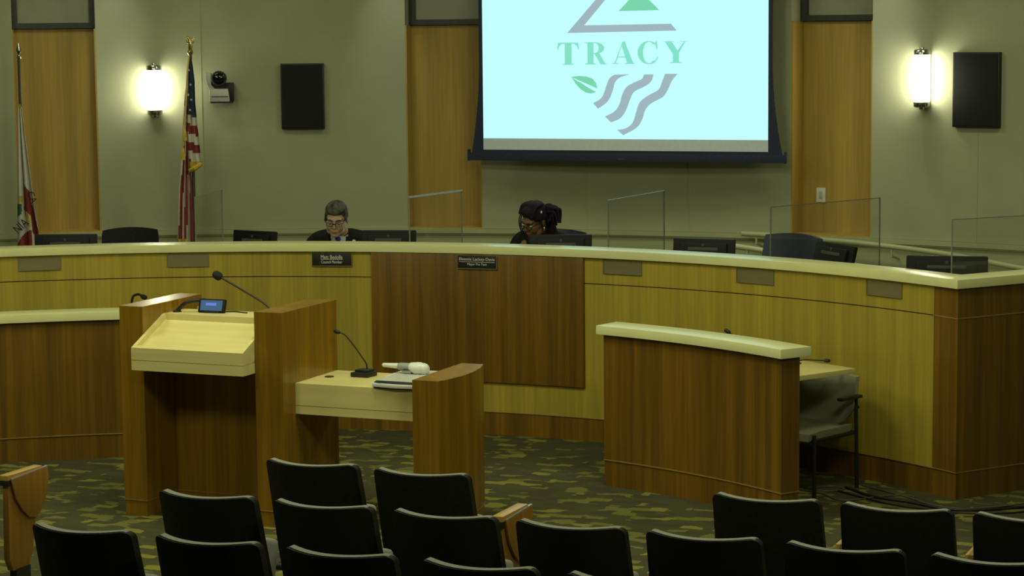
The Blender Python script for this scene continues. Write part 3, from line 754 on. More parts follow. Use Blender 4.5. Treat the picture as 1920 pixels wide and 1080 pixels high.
for Lp, Rp in (
  ([(-.101,2.414), (-.145,2.384), (-.173,2.323), (-.194,2.262), (-.226,2.209), (-.295,2.170)], [(.037,2.417), (-.050,2.391), (-.098,2.346), (-.117,2.277), (-.162,2.186), (-.250,2.122)]),
  ([(.163,2.416), (.140,2.376), (.068,2.345), (.005,2.308), (-.035,2.239), (-.054,2.171), (-.099,2.102), (-.187,2.056)], [(.245,2.416), (.226,2.360), (.171,2.315), (.076,2.270), (.036,2.201), (.004,2.117), (-.051,2.041), (-.136,2.006)]),
  ([(.348,2.420), (.320,2.353), (.289,2.285), (.202,2.239), (.123,2.179), (.091,2.095), (.059,2.003), (-.004,1.954), (-.081,1.942)], [(.458,2.420), (.406,2.360), (.375,2.292), (.328,2.224), (.226,2.171), (.170,2.110), (.146,2.034), (.091,1.958), (-.025,1.896)])):
    obj('logo_furrow', K(ribbon(Lp, Rp)), M_lgr, pic, smooth=0)

# ------------------------------------------------------------------ things on the wall
def on_wall(a, z, r=RW): return pol(a, r-.002, z)
for a0, a1, z0, z1, lab in ((-22.94, -20.70, 1.940, 2.524, 'flat black wall speaker left of center above the man in the suit'), (12.31, 14.67, 1.983, 2.590, 'flat black wall speaker at right beside the lit sconce')):
    a = (a0+a1)/2; wd = RW*R_(a1-a0)/2
    t = thing('wall_speaker', lab, 'speaker', on_wall(a, z0), -R_(a), 'black wall speakers')
    h = z1-z0
    obj('cabinet', MB().box(-wd, wd, -.05, -.0, 0, h), M_black, t, bevel=.004)
    obj('grille', MB().box(-wd+.012, wd-.012, -.056, -.049, .012, h-.012), M_blackcloth, t, bevel=.003)
for a, z0, z1, lab in ((-29.50, 2.080, 2.525, 'lit cylindrical wall sconce with chrome caps between flags at left'), (10.82, 2.139, 2.617, 'lit cylindrical wall sconce with chrome caps beside the right speaker')):
    t = thing('wall_sconce', lab, 'sconce', on_wall(a, z0), -R_(a), 'lit wall sconces')
    h = z1-z0; T = Matrix.Translation((0, -.085, 0))
    obj('glass_shade', MB().lathe([(.060, .045), (.064, .06), (.064, h-.06), (.060, h-.045)], 28, 0, T), M_sconce, t)
    c = MB().lathe([(.045, 0), (.062, .004), (.067, .012), (.067, .046), (.06, .05)], 28, 0, T)
    obj('cap', c, M_chrome, t); c = MB().lathe([(.06, h-.05), (.067, h-.046), (.067, h-.012), (.062, h-.004), (.045, h)], 28, 0, T)
    obj('cap', c, M_chrome, t)
    obj('finial', MB().lathe([(.018, -.016), (.022, -.008), (.022, 0)], 16, 0, T).lathe([(.022, h), (.022, h+.008), (.018, h+.016)], 16, 0, T), M_chrome, t)
    obj('backplate', MB().box(-.045, .045, -.02, 0, .02, h-.02).box(-.02, .02, -.085, -.01, .01, .035).box(-.02, .02, -.085, -.01, h-.035, h-.01), M_chrome, t)
# PTZ camera
t = thing('wall_camera', 'white and black swivel camera on a wall bracket beside the striped flag', 'camera', on_wall(-26.15, 2.195), -R_(-26.15)+R_(3))
Wd = .205
obj('bracket', MB().box(.02, .128, -.10, 0, -.0, .165), M_black, t, bevel=.004)
obj('bracket_shelf', MB().box(-.08, .12, -.20, -.02, -.012, .0), M_black, t)
obj('base', MB().prism([(-.088,0), (.092,0), (.078,.115), (-.088,.115)], .05, .20, 0, UP_), M_silver, t, bevel=.008)
obj('seam', MB().box(-.07, .075, -.2025, -.199, .042, .049), M_black, t)
obj('yoke', MB().prism([(-.088,.11), (-.035,.11), (-.07,.15), (-.07,.255), (-.118,.255), (-.115,.18)], .07, .17, 0, UP_).prism([(-.088,.10), (.04,.10), (-.01,.255), (-.116,.255), (-.112,.18)], .03, .085, 0, UP_), M_silver, t, bevel=.004)
hd = obj('camera_head', MB().lathe([(.05, 0), (.068, .01), (.068, .10), (.064, .115)], 26, 0, Matrix.Translation((0, -.10, .205)) @ Euler((PI/2, 0, 0)).to_matrix().to_4x4()).box(-.055, .045, -.16, -.08, .115, .17), M_black, t)
obj('lens', MB().lathe([(.052, 0), (.046, .004), (.001, .002)], 26, 0, Matrix.Translation((0, -.215, .205)) @ Euler((PI/2, 0, 0)).to_matrix().to_4x4()), M_lens, hd)
# small white plate on the right wood panel
t = thing('switch_plate', 'small white wall control plate on the right wood panel', 'switch plate', pol(4.88, RW+.268, 1.305), -R_(4.88))
obj('plate', MB().box(-.042, .042, -.012, 0, 0, .125), M_white, t, bevel=.003)
obj('rocker', MB().box(-.016, .016, -.0155, -.011, .03, .095), M_silver, t, bevel=.002)

# handrails beside the ramp
def rail(label, pts, R):
    t = thing('handrail', label, 'handrail', CC, 0, 'ramp handrails')
    P = []
    for a, z in pts: P.append((R*math.sin(R_(a)), R*math.cos(R_(a)), z))
    obj('rail', MB().tube(curve_pts(P, 6), .022, 12), M_rail, t)
    return t, P
t, P = rail('painted handrail sloping down along the right rear wall', [(1.6, 1.051), (3.5, 1.043), (5.8, 1.024), (8.4, 1.001), (12.5, .949), (16.4, .868), (22, .79)], 9.70)
for a, z in ((2.35, 1.03), (9.5, .97), (17, .84)):
    e = lambda R, zz: (R*math.sin(R_(a)), R*math.cos(R_(a)), zz)
    obj('bracket', MB().tube([e(9.70, z), e(9.70, z-.06), e(9.84, z-.09)], .010, 8), M_rail, t)
t, P = rail('short inner handrail ending behind the blue chair', [(4.4, 1.085), (6.4, 1.055), (9, 1.01), (13, .96), (20, .88)], 8.3)
for a, z in ((5.2, 1.07), (12.5, .955), (19.5, .88)):
    b0 = max(0, .28*(1-(a-2)/20))
    obj('post', MB().tube([(8.3*math.sin(R_(a)), 8.3*math.cos(R_(a)), b0-.01), (8.3*math.sin(R_(a)), 8.3*math.cos(R_(a)), z)], .016, 10), M_rail, t)

# ------------------------------------------------------------------ flags
M_red = mat('red_cloth', (.24,.035,.03), .8); noisy(M_red, (.22,.03,.026), (.27,.042,.036), 30)
M_wht = mat('white_cloth', (.64,.62,.58), .8); noisy(M_wht, (.61,.59,.55), (.67,.65,.61), 30)
M_blu = mat('blue_cloth', (.03,.04,.11), .8); noisy(M_blu, (.026,.034,.10), (.036,.048,.125), 30)
M_grn = mat('green_cloth', (.04,.12,.08), .8); noisy(M_grn, (.035,.11,.07), (.05,.14,.09), 30)
M_frg = mat('gold_fringe', (.62,.44,.05), .7); noisy(M_frg, (.50,.34,.035), (.72,.54,.08), 90, (1,1,.2))
M_pole = mat('dark_flag_pole', (.07,.06,.035), .4); noisy(M_pole, (.06,.05,.03), (.08,.07,.04), 20)
FM = [M_red, M_wht, M_blu, M_frg, M_grn]
def lobe(prof, nz, nu, depth, fold, matfn, phase=0.0, yoff=0.0):
    "prof: (z, xl, xr) from top to bottom; a pleated sheet hanging between xl and xr, solid both sides"
    mb = MB(); zs = [p[0] for p in prof]
    rows = []
    for j in range(nz+1):
        z = zs[0]+(zs[-1]-zs[0])*j/nz
        for k in range(len(prof)-1):
            if prof[k][0] >= z >= prof[k+1][0]:
                s = (prof[k][0]-z)/(prof[k][0]-prof[k+1][0]+1e-9); break
        xl = prof[k][1]+(prof[k+1][1]-prof[k][1])*s; xr = prof[k][2]+(prof[k+1][2]-prof[k][2])*s
        row = []
        for i in range(nu+1):
            u = i/nu
            row.append((xl+(xr-xl)*u, yoff-depth*(abs(math.sin(u*fold*PI+phase))**.8)*min(1, .25+1.1*(xr-xl)/.2), z))
        rows.append(row)
    vs = [p for r in rows for p in r]; m = nu+1
    bk = [(x, y+.012+.02*(1-abs(2*(k % m)/nu-1)), z) for k, (x, y, z) in enumerate(vs)]
    o = len(vs)
    for j in range(nz):
        for i in range(nu):
            mi = matfn((i+.5)/nu, (j+.5)/nz, rows[j][i][2])
            a = j*m+i
            mb.add([vs[a], vs[a+1], vs[a+m+1], vs[a+m]], [(0,1,2,3)], mi)
            mb.add([bk[a], bk[a+1], bk[a+m+1], bk[a+m]], [(3,2,1,0)], mi)
    for j in range(nz):
        for a, i in ((j*m, 0), (j*m+nu, nu)):
            mb.add([vs[a], vs[a+m], bk[a+m], bk[a]], [(0,1,2,3)], matfn(i/nu, (j+.5)/nz, 0))
    for i in range(nu):
        for a, jj in ((i, 0), (nz*m+i, 1)):
            mb.add([vs[a], vs[a+1], bk[a+1], bk[a]], [(0,1,2,3)], matfn((i+.5)/nu, jj, 0))
    return mb
def star(c, r):
    return [(c[0]+r*(1 if k % 2 == 0 else .4)*math.sin(PI*k/5), c[1]+r*(1 if k % 2 == 0 else .4)*math.cos(PI*k/5)) for k in range(10)]
def flag_stand(t, ztop):
    obj('pole', MB().tube([(0,0,.05), (0,0,ztop)], .014, 12), M_pole, t)
    obj('stand', MB().lathe([(.17, 0), (.17, .02), (.12, .045), (.03, .07), (.025, .12)], 28), M_gold, t)
fa = -27.42
t = thing('national_flag', 'striped flag with stars and gold fringe on a pole beside the wall camera', 'flag', pol(fa, 9.3, .281), HEAD)
PXm = 1/234.0
def fz(y): return (2.611-.281)-(y-104)*(1.611/346)      # heights along the pole plane
LEAN = .0255
def prof(l, x0=357.5): return [(fz(y), (a-x0-(y-104)*LEAN)*PXm, (b-x0-(y-104)*LEAN)*PXm) for y, a, b in l]
def fx(x, y, x0=357.5): return (x-x0-(y-104)*LEAN)*PXm
flag_stand(t, fz(100))
def mright(u, v, z):
    y = 104+(2.33-z)*346/1.611
    if v > .962: return 3
    yy = y+(.5-u)*9
    if yy < 214: return 2
    k = int((yy-214)//17); return 1 if k % 2 == 0 else 0
ob = obj('fly_fold', lobe(prof([(106,355,359.5), (125,353,363), (150,351,366.5), (195,351,368), (240,351,373), (280,352,378), (312,355,381)]), 40, 12, .05, 2.2, mright), FM, t, smooth=70)
def mleft(u, v, z):
    if v > .965 and u < .55: return 3
    if v < .26: return 2 if u < .6 else 1
    k = int((u+v*.25)*6); return (0, 1, 0, 1, 0, 1, 0)[k % 7]
obj('hoist_fold', lobe(prof([(112,353,357), (150,349,355), (180,345,354), (240,341,353), (300,338,356), (350,333,361), (400,331,363), (456,330,364)]), 40, 14, .06, 2.6, mleft, .5, .035), FM, t, smooth=70)
st = MB()
for x, y in ((356.5, 131), (360, 158), (355.5, 177), (361.5, 186), (359, 205), (350.3, 186), (347.6, 205), (349, 225)):
    dx = fx(x, y)
    st.prism(star((dx, fz(y)), .013), .068 if x > 351 else .040, .071 if x > 351 else .043, 0, UP_)
obj('stars', st, M_wht, t, smooth=0)
obj('fringe', MB().tube([(fx(356,319), -.02, fz(319)), (fx(368,314), -.05, fz(314)), (fx(381,306), -.035, fz(306))], [.02, .024, .018], 8), M_frg, t)
obj('cord', MB().tube(curve_pts([(-.005,-.03,fz(104)), (fx(353,140),-.065,fz(140)), (fx(350.5,200),-.07,fz(200)), (fx(347,245),-.075,fz(245)), (fx(345.5,272),-.075,fz(272))]), .007, 8), M_frg, t)
obj('tassel', MB().lathe([(.006, .11), (.014, .09), (.018, .03), (.022, 0)], 12, 0, Matrix.Translation((fx(345,298), -.075, fz(298)))), M_frg, t)
obj('tassel', MB().lathe([(.006, .1), (.013, .08), (.020, 0)], 12, 0, Matrix.Translation((fx(349,262), -.078, fz(262)))), M_frg, t)
eg = MB(); z0 = fz(104)
eg.lathe([(.012, 0), (.022, .012), (.028, .03), (.02, .045), (.010, .05)], 16, 0, Matrix.Translation((0, 0, z0)))
eg.cap((0, 0, z0+.06), (.004, 0, z0+.115), .018, .022).cap((0, -.004, z0+.13), (-.012, -.006, z0+.150), .014, .011).cap((-.018, -.006, z0+.150), (-.034, -.008, z0+.145), .006, .002)
for s_ in (-1, 1): eg.cap((s_*.015, .008, z0+.11), (s_*.028, .012, z0+.165), .012, .006).cap((s_*.022, .01, z0+.115), (s_*.036, .014, z0+.145), .009, .004)
eg.cap((.004, .012, z0+.065), (.014, .02, z0+.04), .012, .006)
obj('eagle_finial', eg, M_gold, t)
# state flag
fb = -36.42
t = thing('state_flag', 'white flag with red stripe and black letters on a pole at far left', 'flag', pol(fb, 9.3, .281), HEAD)
flag_stand(t, fz(108))
LEAN = .034
CAP = [(190,33.5,38), (205,33,43), (240,32.5,47), (280,32,53), (330,31.5,61), (380,31,68), (420,31,75), (460,30.5,79)]
def inside(x, y, pg):
    c = False
    for k in range(len(pg)):
        (x0, y0), (x1, y1) = pg[k-1], pg[k]
        if (y0 > y) != (y1 > y) and x < (x1-x0)*(y-y0)/(y1-y0)+x0: c = not c
    return c
AREAS = [(0, [(46,336), (57,350), (60,375), (66,385), (72,410), (80,440), (71,441), (63,425), (60,395), (52,388), (45,385)]),
         (0, [(30,452), (44,432), (52,424), (62,422), (64,463), (29,463)]),
         (3, [(46,387), (58,393), (60,420), (53,413), (47,397)]), (3, [(36,359), (43,359), (43,371), (36,372)]),
         (4, [(30,375), (42,372), (42,392), (30,399)])]
def mca(u, v, z):
    y = 104+(2.33-z)*346/1.611 if z else 190+270*v
    if y < 196: return 3
    for k in range(len(CAP)-1):
        if CAP[k][0] <= y <= CAP[k+1][0]:
            s = (y-CAP[k][0])/(CAP[k+1][0]-CAP[k][0]); break
    xl = CAP[k][1]+(CAP[k+1][1]-CAP[k][1])*s; xr = CAP[k][2]+(CAP[k+1][2]-CAP[k][2])*s
    x = xl+(xr-xl)*u
    for m_, pg in AREAS:
        if inside(x, y, pg): return m_
    return 1
obj('flag_cloth', lobe(prof(CAP, 35), 110, 40, .055, 2.4, mca), FM, t, smooth=70)
me = fit_text('CA', .10, .06)
put('lettering', me, M_black, t, (fx(65,362,35), -.078, fz(362)), (PI/2, R_(68), 0))
me = fit_text('NIA', .13, .075)
put('lettering', me, M_black, t, (fx(42,414,35), -.080, fz(414)), (PI/2, R_(-42), 0))
z0 = fz(108)
obj('spear_finial', MB().lathe([(.014, 0), (.020, .01), (.020, .03), (.010, .04), (.018, .06), (.026, .075), (.018, .10), (.002, .14)], 16, 0, Matrix.Translation((0, 0, z0))), M_chrome, t)

# ------------------------------------------------------------------ theatre seats
def make_seat(label, left_arm=False):
    t = thing('theater_seat', label, 'theater seat', (0,0,0), 0, 'rows of dark theater seats')
    W2 = .231
    def outline(v):
        z = .36+.51*v
        return z
    NU, NV = 14, 12
    def yb(u, v): return -.080+.085*u*u+.13*(1-v)*1.0      # rear face; concave to the front, top leaning back
    RAD = .032
    def half(y0, y1, zt, wd, rad):
        mb = MB(); F = []; B = []
        ds = [0, .0015, .005, .010, .017, .025, rad, .06, .12, .2, .3, .4, .5]
        for d in ds:
            z = zt-d; v = (z-.36)/.51; zd = .007*max(0, 1-d/.12)
            w_ = wd*(1+.05*(1-v))
            if d < rad: w_ -= rad-math.sqrt(max(0, rad*rad-(rad-d)**2))
            ro = []; rb = []
            for i in range(NU+1):
                u = -1+2*i/NU
                x = u*w_; uu = x/wd
                ro.append((x, yb(uu, v)+y1, z-zd*(1-uu*uu))); rb.append((x, yb(uu, v)+y0, z-zd*(1-uu*uu)))
            F.append(ro); B.append(rb)
        mb.grid(F, 0, True).grid(B)
        for A_, B_ in ((F[0], B[0]), (F[-1], B[-1]), ([r[0] for r in F], [r[0] for r in B]), ([r[-1] for r in F], [r[-1] for r in B])): mb.grid([A_, B_])
        return mb
    obj('back_dark_body', half(0, .041, .864, W2, .030), M_back, t, weld=True, smooth=50)  # black body of the back, wrapped round the sides so they read unlit
    lit_lip = obj('back_lit_lip', half(.007, .044, .868, W2-.008, .030), M_seat, t, weld=True, smooth=50)  # paler lip: light catching the dark back's top edge, done in colour
    # tip-up seat, folded
    obj('seat_cushion', MB().cbox((0, .20, .45), (.40, .10, .38), (R_(-14), 0, 0)), M_seat, t, bevel=.03, seg=3)
    obj('hinge_bar', MB().tube([(-.235, .10, .34), (.235, .10, .34)], .02, 10), M_black, t)
    return t
def make_arm(t, x):
    "shared end frame: oak armrest, folded writing tablet, side board, steel foot"
    p = obj('armrest', MB().box(x-.028, x+.028, .26, .56, .60, .628), M_arm, t, bevel=.006)
    obj('armrest_band', MB().box(x-.026, x+.026, .265, .555, .575, .601), M_black, p)
    sb = [(.30,.135), (.43,.135), (.47,.20), (.54,.55), (.54,.575), (.28,.575), (.27,.20)]
    m = MB(); m.prism([(a, b) for a, b in sb], x-.018, x+.018, 0, Matrix(((0,0,1,0),(1,0,0,0),(0,1,0,0),(0,0,0,1))))
    obj('side_board', m, M_tab, t, bevel=.004)
    D = [(.285,.605), (.60,.617), (.605,.56), (.575,.46), (.53,.40), (.49,.372), (.43,.385), (.375,.43), (.32,.50)]
    m = MB(); m.prism(D, x+.020, x+.034, 0, Matrix(((0,0,1,0),(1,0,0,0),(0,1,0,0),(0,0,0,1))))
    tb = obj('writing_tablet', m, M_tab, t, bevel=.004)
    obj('edge_reflection', MB().prism([(.287,.602), (.599,.614), (.597,.620), (.287,.609)], x+.021, x+.033, 0, Matrix(((0,0,1,0),(1,0,0,0),(0,1,0,0),(0,0,0,1)))), M_tabglint, tb)  # thin strip coloured as the sheen along the folded tablet's top
    obj('foot', MB().box(x-.02, x+.02, .32, .44, 0, .14).box(x-.03, x+.03, .26, .52, 0, .02), M_black, t)
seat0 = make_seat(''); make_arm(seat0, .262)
used = [False]
ORD = ['first', 'second', 'third', 'fourth', 'fifth', 'sixth', 'seventh']
def place(x, y, label, left=False):
    if not used[0]: s = seat0; used[0] = True
    else: s = copy_tree(seat0)
    s.location = (x, y, 0); s['label'] = label
    if left: make_arm(s, -.275)
    return s
HWD = .205
r1 = [-4.988, -4.425]; r1b = [-2.835, -2.285, -1.740]
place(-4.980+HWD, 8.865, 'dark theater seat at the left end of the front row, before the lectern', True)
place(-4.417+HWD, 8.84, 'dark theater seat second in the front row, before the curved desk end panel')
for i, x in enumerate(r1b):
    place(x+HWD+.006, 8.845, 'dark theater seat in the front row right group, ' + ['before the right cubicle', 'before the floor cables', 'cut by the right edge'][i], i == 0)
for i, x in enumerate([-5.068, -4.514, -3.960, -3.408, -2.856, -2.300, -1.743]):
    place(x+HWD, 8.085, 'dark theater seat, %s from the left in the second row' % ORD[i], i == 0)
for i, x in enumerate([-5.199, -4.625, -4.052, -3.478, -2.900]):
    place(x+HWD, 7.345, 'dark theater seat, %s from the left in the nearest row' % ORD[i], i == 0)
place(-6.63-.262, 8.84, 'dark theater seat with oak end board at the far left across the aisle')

# ------------------------------------------------------------------ people
def blob(name, mb, voxel, m, parent, it=4, fac=.5):
    me = mesh_of(name, mb, smooth=0)
    o = bpy.data.objects.new('tmp_blob', me); COL.objects.link(o)
    rm = o.modifiers.new('r', 'REMESH'); rm.mode = 'VOXEL'; rm.voxel_size = voxel; rm.use_smooth_shade = True
    sm = o.modifiers.new('s', 'SMOOTH'); sm.iterations = it; sm.factor = fac
    dg = bpy.context.evaluated_depsgraph_get(); dg.update()
    me2 = bpy.data.meshes.new_from_object(o.evaluated_get(dg)); me2.name = name
    bpy.data.objects.remove(o); bpy.data.meshes.remove(me); me2.materials.clear()
    for p in me2.polygons: p.use_smooth = True
    return put(name, me2, m, parent)
class HM:
    "head-space MB wrapper: adds shapes through a transform"
    def __init__(s, T): s.T = T; s.mb = MB()
    def ell(s, c, r, rot=(0,0,0)):
        t = MB(); t.ell(c, r, rot); s.mb.add(t.v, t.f, 0, s.T); return s
    def cap(s, p0, p1, r0, r1):
        t = MB(); t.cap(p0, p1, r0, r1); s.mb.add(t.v, t.f, 0, s.T); return s
    def tube(s, pts, r, n=8, closed=False):
        t = MB(); t.tube(pts, r, n, closed=closed); s.mb.add(t.v, t.f, 0, s.T); return s
    def box(s, *a):
        t = MB(); t.box(*a); s.mb.add(t.v, t.f, 0, s.T); return s
def hand(h, wrist, d, up, side):
    "palm and five separate bent fingers; d = pointing direction, side = +1 when the thumb is on +perp"
    d = Vector(d).normalized(); up = Vector(up).normalized(); s = d.cross(up).normalized()*side; w = Vector(wrist)
    for k in (-1.5, -.5, .5, 1.5):
        h.cap(w+s*k*.012, w+d*.085+s*k*.019, .013, .012)
    for k, ln in zip((-1.5, -.5, .5, 1.5), (.058, .072, .080, .072)):
        a = w+d*.088+s*k*.020; b = a+d*ln*.5+up*.006; c = b+d*ln*.42-up*.016; e = c+d*ln*.25-up*.016
        h.cap(a, b, .0095, .009).cap(b, c, .009, .0082).cap(c, e, .0082, .007)
    a = w+d*.025+s*.028; b = a+d*.035+s*.026-up*.006; c = b+d*.032+s*.008-up*.010
    h.cap(a, b, .013, .011).cap(b, c, .011, .009)
def person(label, a, R, yaw, skin, head_c, head_yaw, head_pitch, head_roll, female):
    t = thing('person', label, 'person', pol(a, R, .281), -R_(a)+yaw)
    HT = Matrix.Translation(head_c) @ Euler((head_pitch, head_roll, head_yaw), 'XYZ').to_matrix().to_4x4()
    hc = Vector(head_c); k = .94 if female else 1.0
    sh_w = .165 if female else .195; sh_z = hc.z-.142 if not female else hc.z-.125
    shy = hc.y+.135
    h = HM(Matrix.Identity(4)); f = HM(HT)
    # head
    f.ell((0, .015, .035), (.077*k, .097, .088)).ell((0, -.030, -.040), (.062*k, .066, .080)).ell((0, -.052, -.095), (.038*k, .040, .030))
    f.ell((0, -.098, -.022), (.0135, .020, .017)).cap((0, -.086, .018), (0, -.104, -.018), .009, .011)
    f.ell((.012, -.096, -.027), (.008, .010, .008)).ell((-.012, -.096, -.027), (.008, .010, .008))
    f.ell((0, -.074, .030), (.056*k, .024, .014))
    for s in (-1, 1):
        f.ell((s*.040*k, -.062, -.032), (.026, .028, .034)).ell((s*.080*k, .012, -.008), (.010, .021, .033), (0, 0, s*.3))
        f.ell((s*.046*k, -.030, -.080), (.022, .036, .024))
    f.ell((0, -.088, -.060), (.024, .012, .0065)).ell((0, -.086, -.071), (.021, .012, .0075))
    neck0 = HT @ Vector((0, .030, -.06))
    h.cap(neck0, (0, shy-.005, sh_z+.03), .054*k, .062*k)
    # torso, limbs
    h.cap((0, shy+.02, sh_z-.06), (0, shy+.04, sh_z-.25), .095, .11).cap((-.09, shy, sh_z-.10), (.09, shy, sh_z-.10), .085, .085)
    h.cap((-sh_w+.04, shy+.01, sh_z-.04), (sh_w-.04, shy+.01, sh_z-.04), .055, .055)
    hipz = .52
    h.cap((0, shy+.03, sh_z-.25), (0, .10, hipz+.06), .115, .125).cap((-.08, .10, hipz), (.08, .10, hipz), .10, .10)
    for s in (-1, 1):
        S = Vector((s*sh_w, shy+.01, sh_z-.05)); E = Vector((s*(sh_w+.07), shy-.10, .80)); W = Vector((s*.13, -.36, .790))
        h.cap(S, E, .052, .042).cap(E, W, .041, .028)
        K = Vector((s*.12, -.30, .50)); F = Vector((s*.12, -.26, .085))
        h.cap((s*.09, .10, hipz), K, .088, .058).cap(K, F, .055, .036).cap(F+Vector((0, .02, -.045)), F+Vector((0, -.15, -.055)), .034, .030)
        hand(h, W, (-s*.35, -.9, -.12), (0, 0, 1), s)
    h.mb.add(f.mb.v, f.mb.f)
    blob('body', h.mb, .006, skin, t, 3, .5)
    return t, HT, shy, sh_z, sh_w
M_skin1 = mat('light_skin', (.46,.32,.25), .55); noisy(M_skin1, (.44,.30,.23), (.49,.34,.27), 30)
M_skin2 = mat('brown_skin', (.17,.090,.042), .5); noisy(M_skin2, (.155,.080,.037), (.19,.10,.048), 30)
M_hair1 = mat('greying_hair', (.05,.05,.045), .7, spec=.2); noisy(M_hair1, (.022,.022,.020), (.12,.12,.11), 28, (1,1,1), 4)
M_hair2 = mat('dark_plum_hair', (.012,.009,.018), .75, spec=.2); noisy(M_hair2, (.010,.007,.013), (.018,.012,.026), 60)
M_suit = mat('black_suit_cloth', (.016,.017,.016), .9, spec=.12); noisy(M_suit, (.013,.014,.013), (.02,.021,.02), 90)
M_shirt = mat('pale_blue_shirt', (.36,.42,.46), .8); noisy(M_shirt, (.34,.40,.44), (.39,.45,.49), 60)
M_tie = mat('royal_blue_tie', (.02,.03,.26), .6); noisy(M_tie, (.016,.025,.22), (.025,.038,.30), 120)
M_top = mat('black_knit_top', (.014,.014,.017), .9, spec=.12); noisy(M_top, (.011,.011,.014), (.018,.018,.022), 90)
M_shoe = mat('black_shoe_leather', (.012,.012,.012), .4); noisy(M_shoe, (.010,.010,.010), (.015,.015,.015), 40)
M_trou = mat('dark_trousers', (.018,.018,.02), .85); noisy(M_trou, (.015,.015,.017), (.022,.022,.025), 80)
M_eye = mat('eye_white', (.55,.53,.50), .3); noisy(M_eye, (.53,.51,.48), (.57,.55,.52), 60)
M_iris = mat('dark_iris', (.02,.012,.008), .2); noisy(M_iris, (.016,.01,.007), (.025,.015,.01), 90)
M_gfr = mat('dark_red_spectacle_frame', (.03,.012,.014), .3); noisy(M_gfr, (.025,.01,.012), (.036,.015,.017), 60)
M_lip1 = mat('lip_rose', (.28,.14,.11), .5); noisy(M_lip1, (.26,.13,.10), (.30,.155,.12), 60)
M_lip2 = mat('lip_berry', (.16,.05,.045), .45); noisy(M_lip2, (.14,.045,.04), (.18,.058,.05), 60)

def face_bits(t, HT, k, lipm, brow):
    for s in (-1, 1):
        e = obj('eye', HM(HT).ell((s*.032*k, -.0790, .001), (.0125, .010, .0060)).mb, M_eye, t)
        obj('iris', HM(HT).ell((s*.032*k, -.0865, -.002), (.0062, .0035, .0050)).mb, M_iris, e)
        obj('eyebrow', HM(HT).cap((s*.014*k, -.096, .026), (s*.034*k, -.094, .033), .0045, .0045).cap((s*.034*k, -.094, .033), (s*.054*k, -.082, .027), .0045, .003).mb, brow, t)
    obj('lips', HM(HT).ell((0, -.0945, -.0605), (.021, .007, .0045)).ell((0, -.0925, -.069), (.018, .007, .005)).mb, lipm, t)
def spectacles(t, HT, k, m, rx=.026, rz=.019):
    g = HM(HT)
    for s in (-1, 1):
        g.tube([(s*.034*k+rx*math.copysign(abs(math.cos(2*PI*q/24))**.7, math.cos(2*PI*q/24)), -.108+.012*abs(math.cos(2*PI*q/24)) if math.cos(2*PI*q/24)*s > 0 else -.108, .001+rz*math.copysign(abs(math.sin(2*PI*q/24))**.7, math.sin(2*PI*q/24))) for q in range(24)], .0024, 8, True)
        g.tube([(s*(.034*k+rx), -.098, .010), (s*.078*k, -.06, .012), (s*.083*k, .02, .010)], .003)
    g.tube([(-.010, -.108, .007), (0, -.112, .010), (.010, -.108, .007)], .003)
    return obj('spectacles', g.mb, m, t)

# --- man
hc = (-.005, -.125, 1.145)
t, HT, shy, shz, shw = person('person in black suit, blue tie and glasses looking down at the dais', -16.0, 6.42, R_(0), M_skin1, hc, R_(3), R_(20), R_(3), False)
face_bits(t, HT, 1.0, M_lip1, M_hair1); spectacles(t, HT, 1.0, M_gfr, .024, .014)
hb = HM(HT)
hb.ell((0, .024, .052), (.086, .098, .083)).ell((0, -.018, .092), (.070, .076, .048)).ell((-.02, -.045, .092), (.045, .040, .030)).ell((.03, -.030, .095), (.045, .05, .03))
for s in (-1, 1): hb.ell((s*.074, .018, .022), (.013, .045, .045)).ell((s*.077, -.012, .010), (.006, .012, .030))
hb.ell((0, .06, -.01), (.068, .055, .06))
blob('hair', hb.mb, .006, M_hair1, t, 2)
jk = HM(Matrix.Identity(4))
jk.cap((-shw+.02, shy+.005, shz-.035), (shw-.02, shy+.005, shz-.035), .070, .070).cap((-.09, shy-.005, shz-.11), (-.09, shy+.02, shz-.32), .112, .122).cap((.09, shy-.005, shz-.11), (.09, shy+.02, shz-.32), .112, .122)
jk.cap((0, shy+.05, shz-.03), (0, shy+.06, shz-.40), .10, .13).cap((-.06, shy+.03, shz+.012), (-shw+.03, shy+.02, shz-.012), .05, .055).cap((.06, shy+.03, shz+.012), (shw-.03, shy+.02, shz-.012), .05, .055)
for s in (-1, 1):
    S = Vector((s*shw, shy+.01, shz-.05)); E = Vector((s*(shw+.07), shy-.10, .80)); W = Vector((s*.14, -.33, .792))
    jk.cap(S, E, .070, .056).cap(E, W, .055, .042)
blob('suit_jacket', jk.mb, .010, M_suit, t, 4)
sh = HM(Matrix.Identity(4))
sh.ell((0, shy-.098, shz-.11), (.070, .034, .12)).ell((0, shy-.06, shz-.035), (.066, .062, .05))
obj('shirt_front', sh.mb, M_shirt, t)
cl_ = MB().tube([(.062*math.sin(q*2*PI/20), shy-.018-.062*math.cos(q*2*PI/20), shz+.014-.040*math.cos(q*2*PI/20)) for q in range(20)], .015, 8, closed=True)
obj('shirt_collar', cl_, M_shirt, t)
obj('necktie', MB().ell((.004, shy-.122, shz-.008), (.022, .014, .018)).add([(-.012,shy-.128,shz-.033), (.018,shy-.128,shz-.033), (.040,shy-.140,shz-.22), (-.034,shy-.140,shz-.22), (-.012,shy-.115,shz-.033), (.018,shy-.115,shz-.033), (.040,shy-.125,shz-.22), (-.034,shy-.125,shz-.22)], [(0,1,2,3), (7,6,5,4), (0,4,5,1), (1,5,6,2), (2,6,7,3), (3,7,4,0)]), M_tie, t)
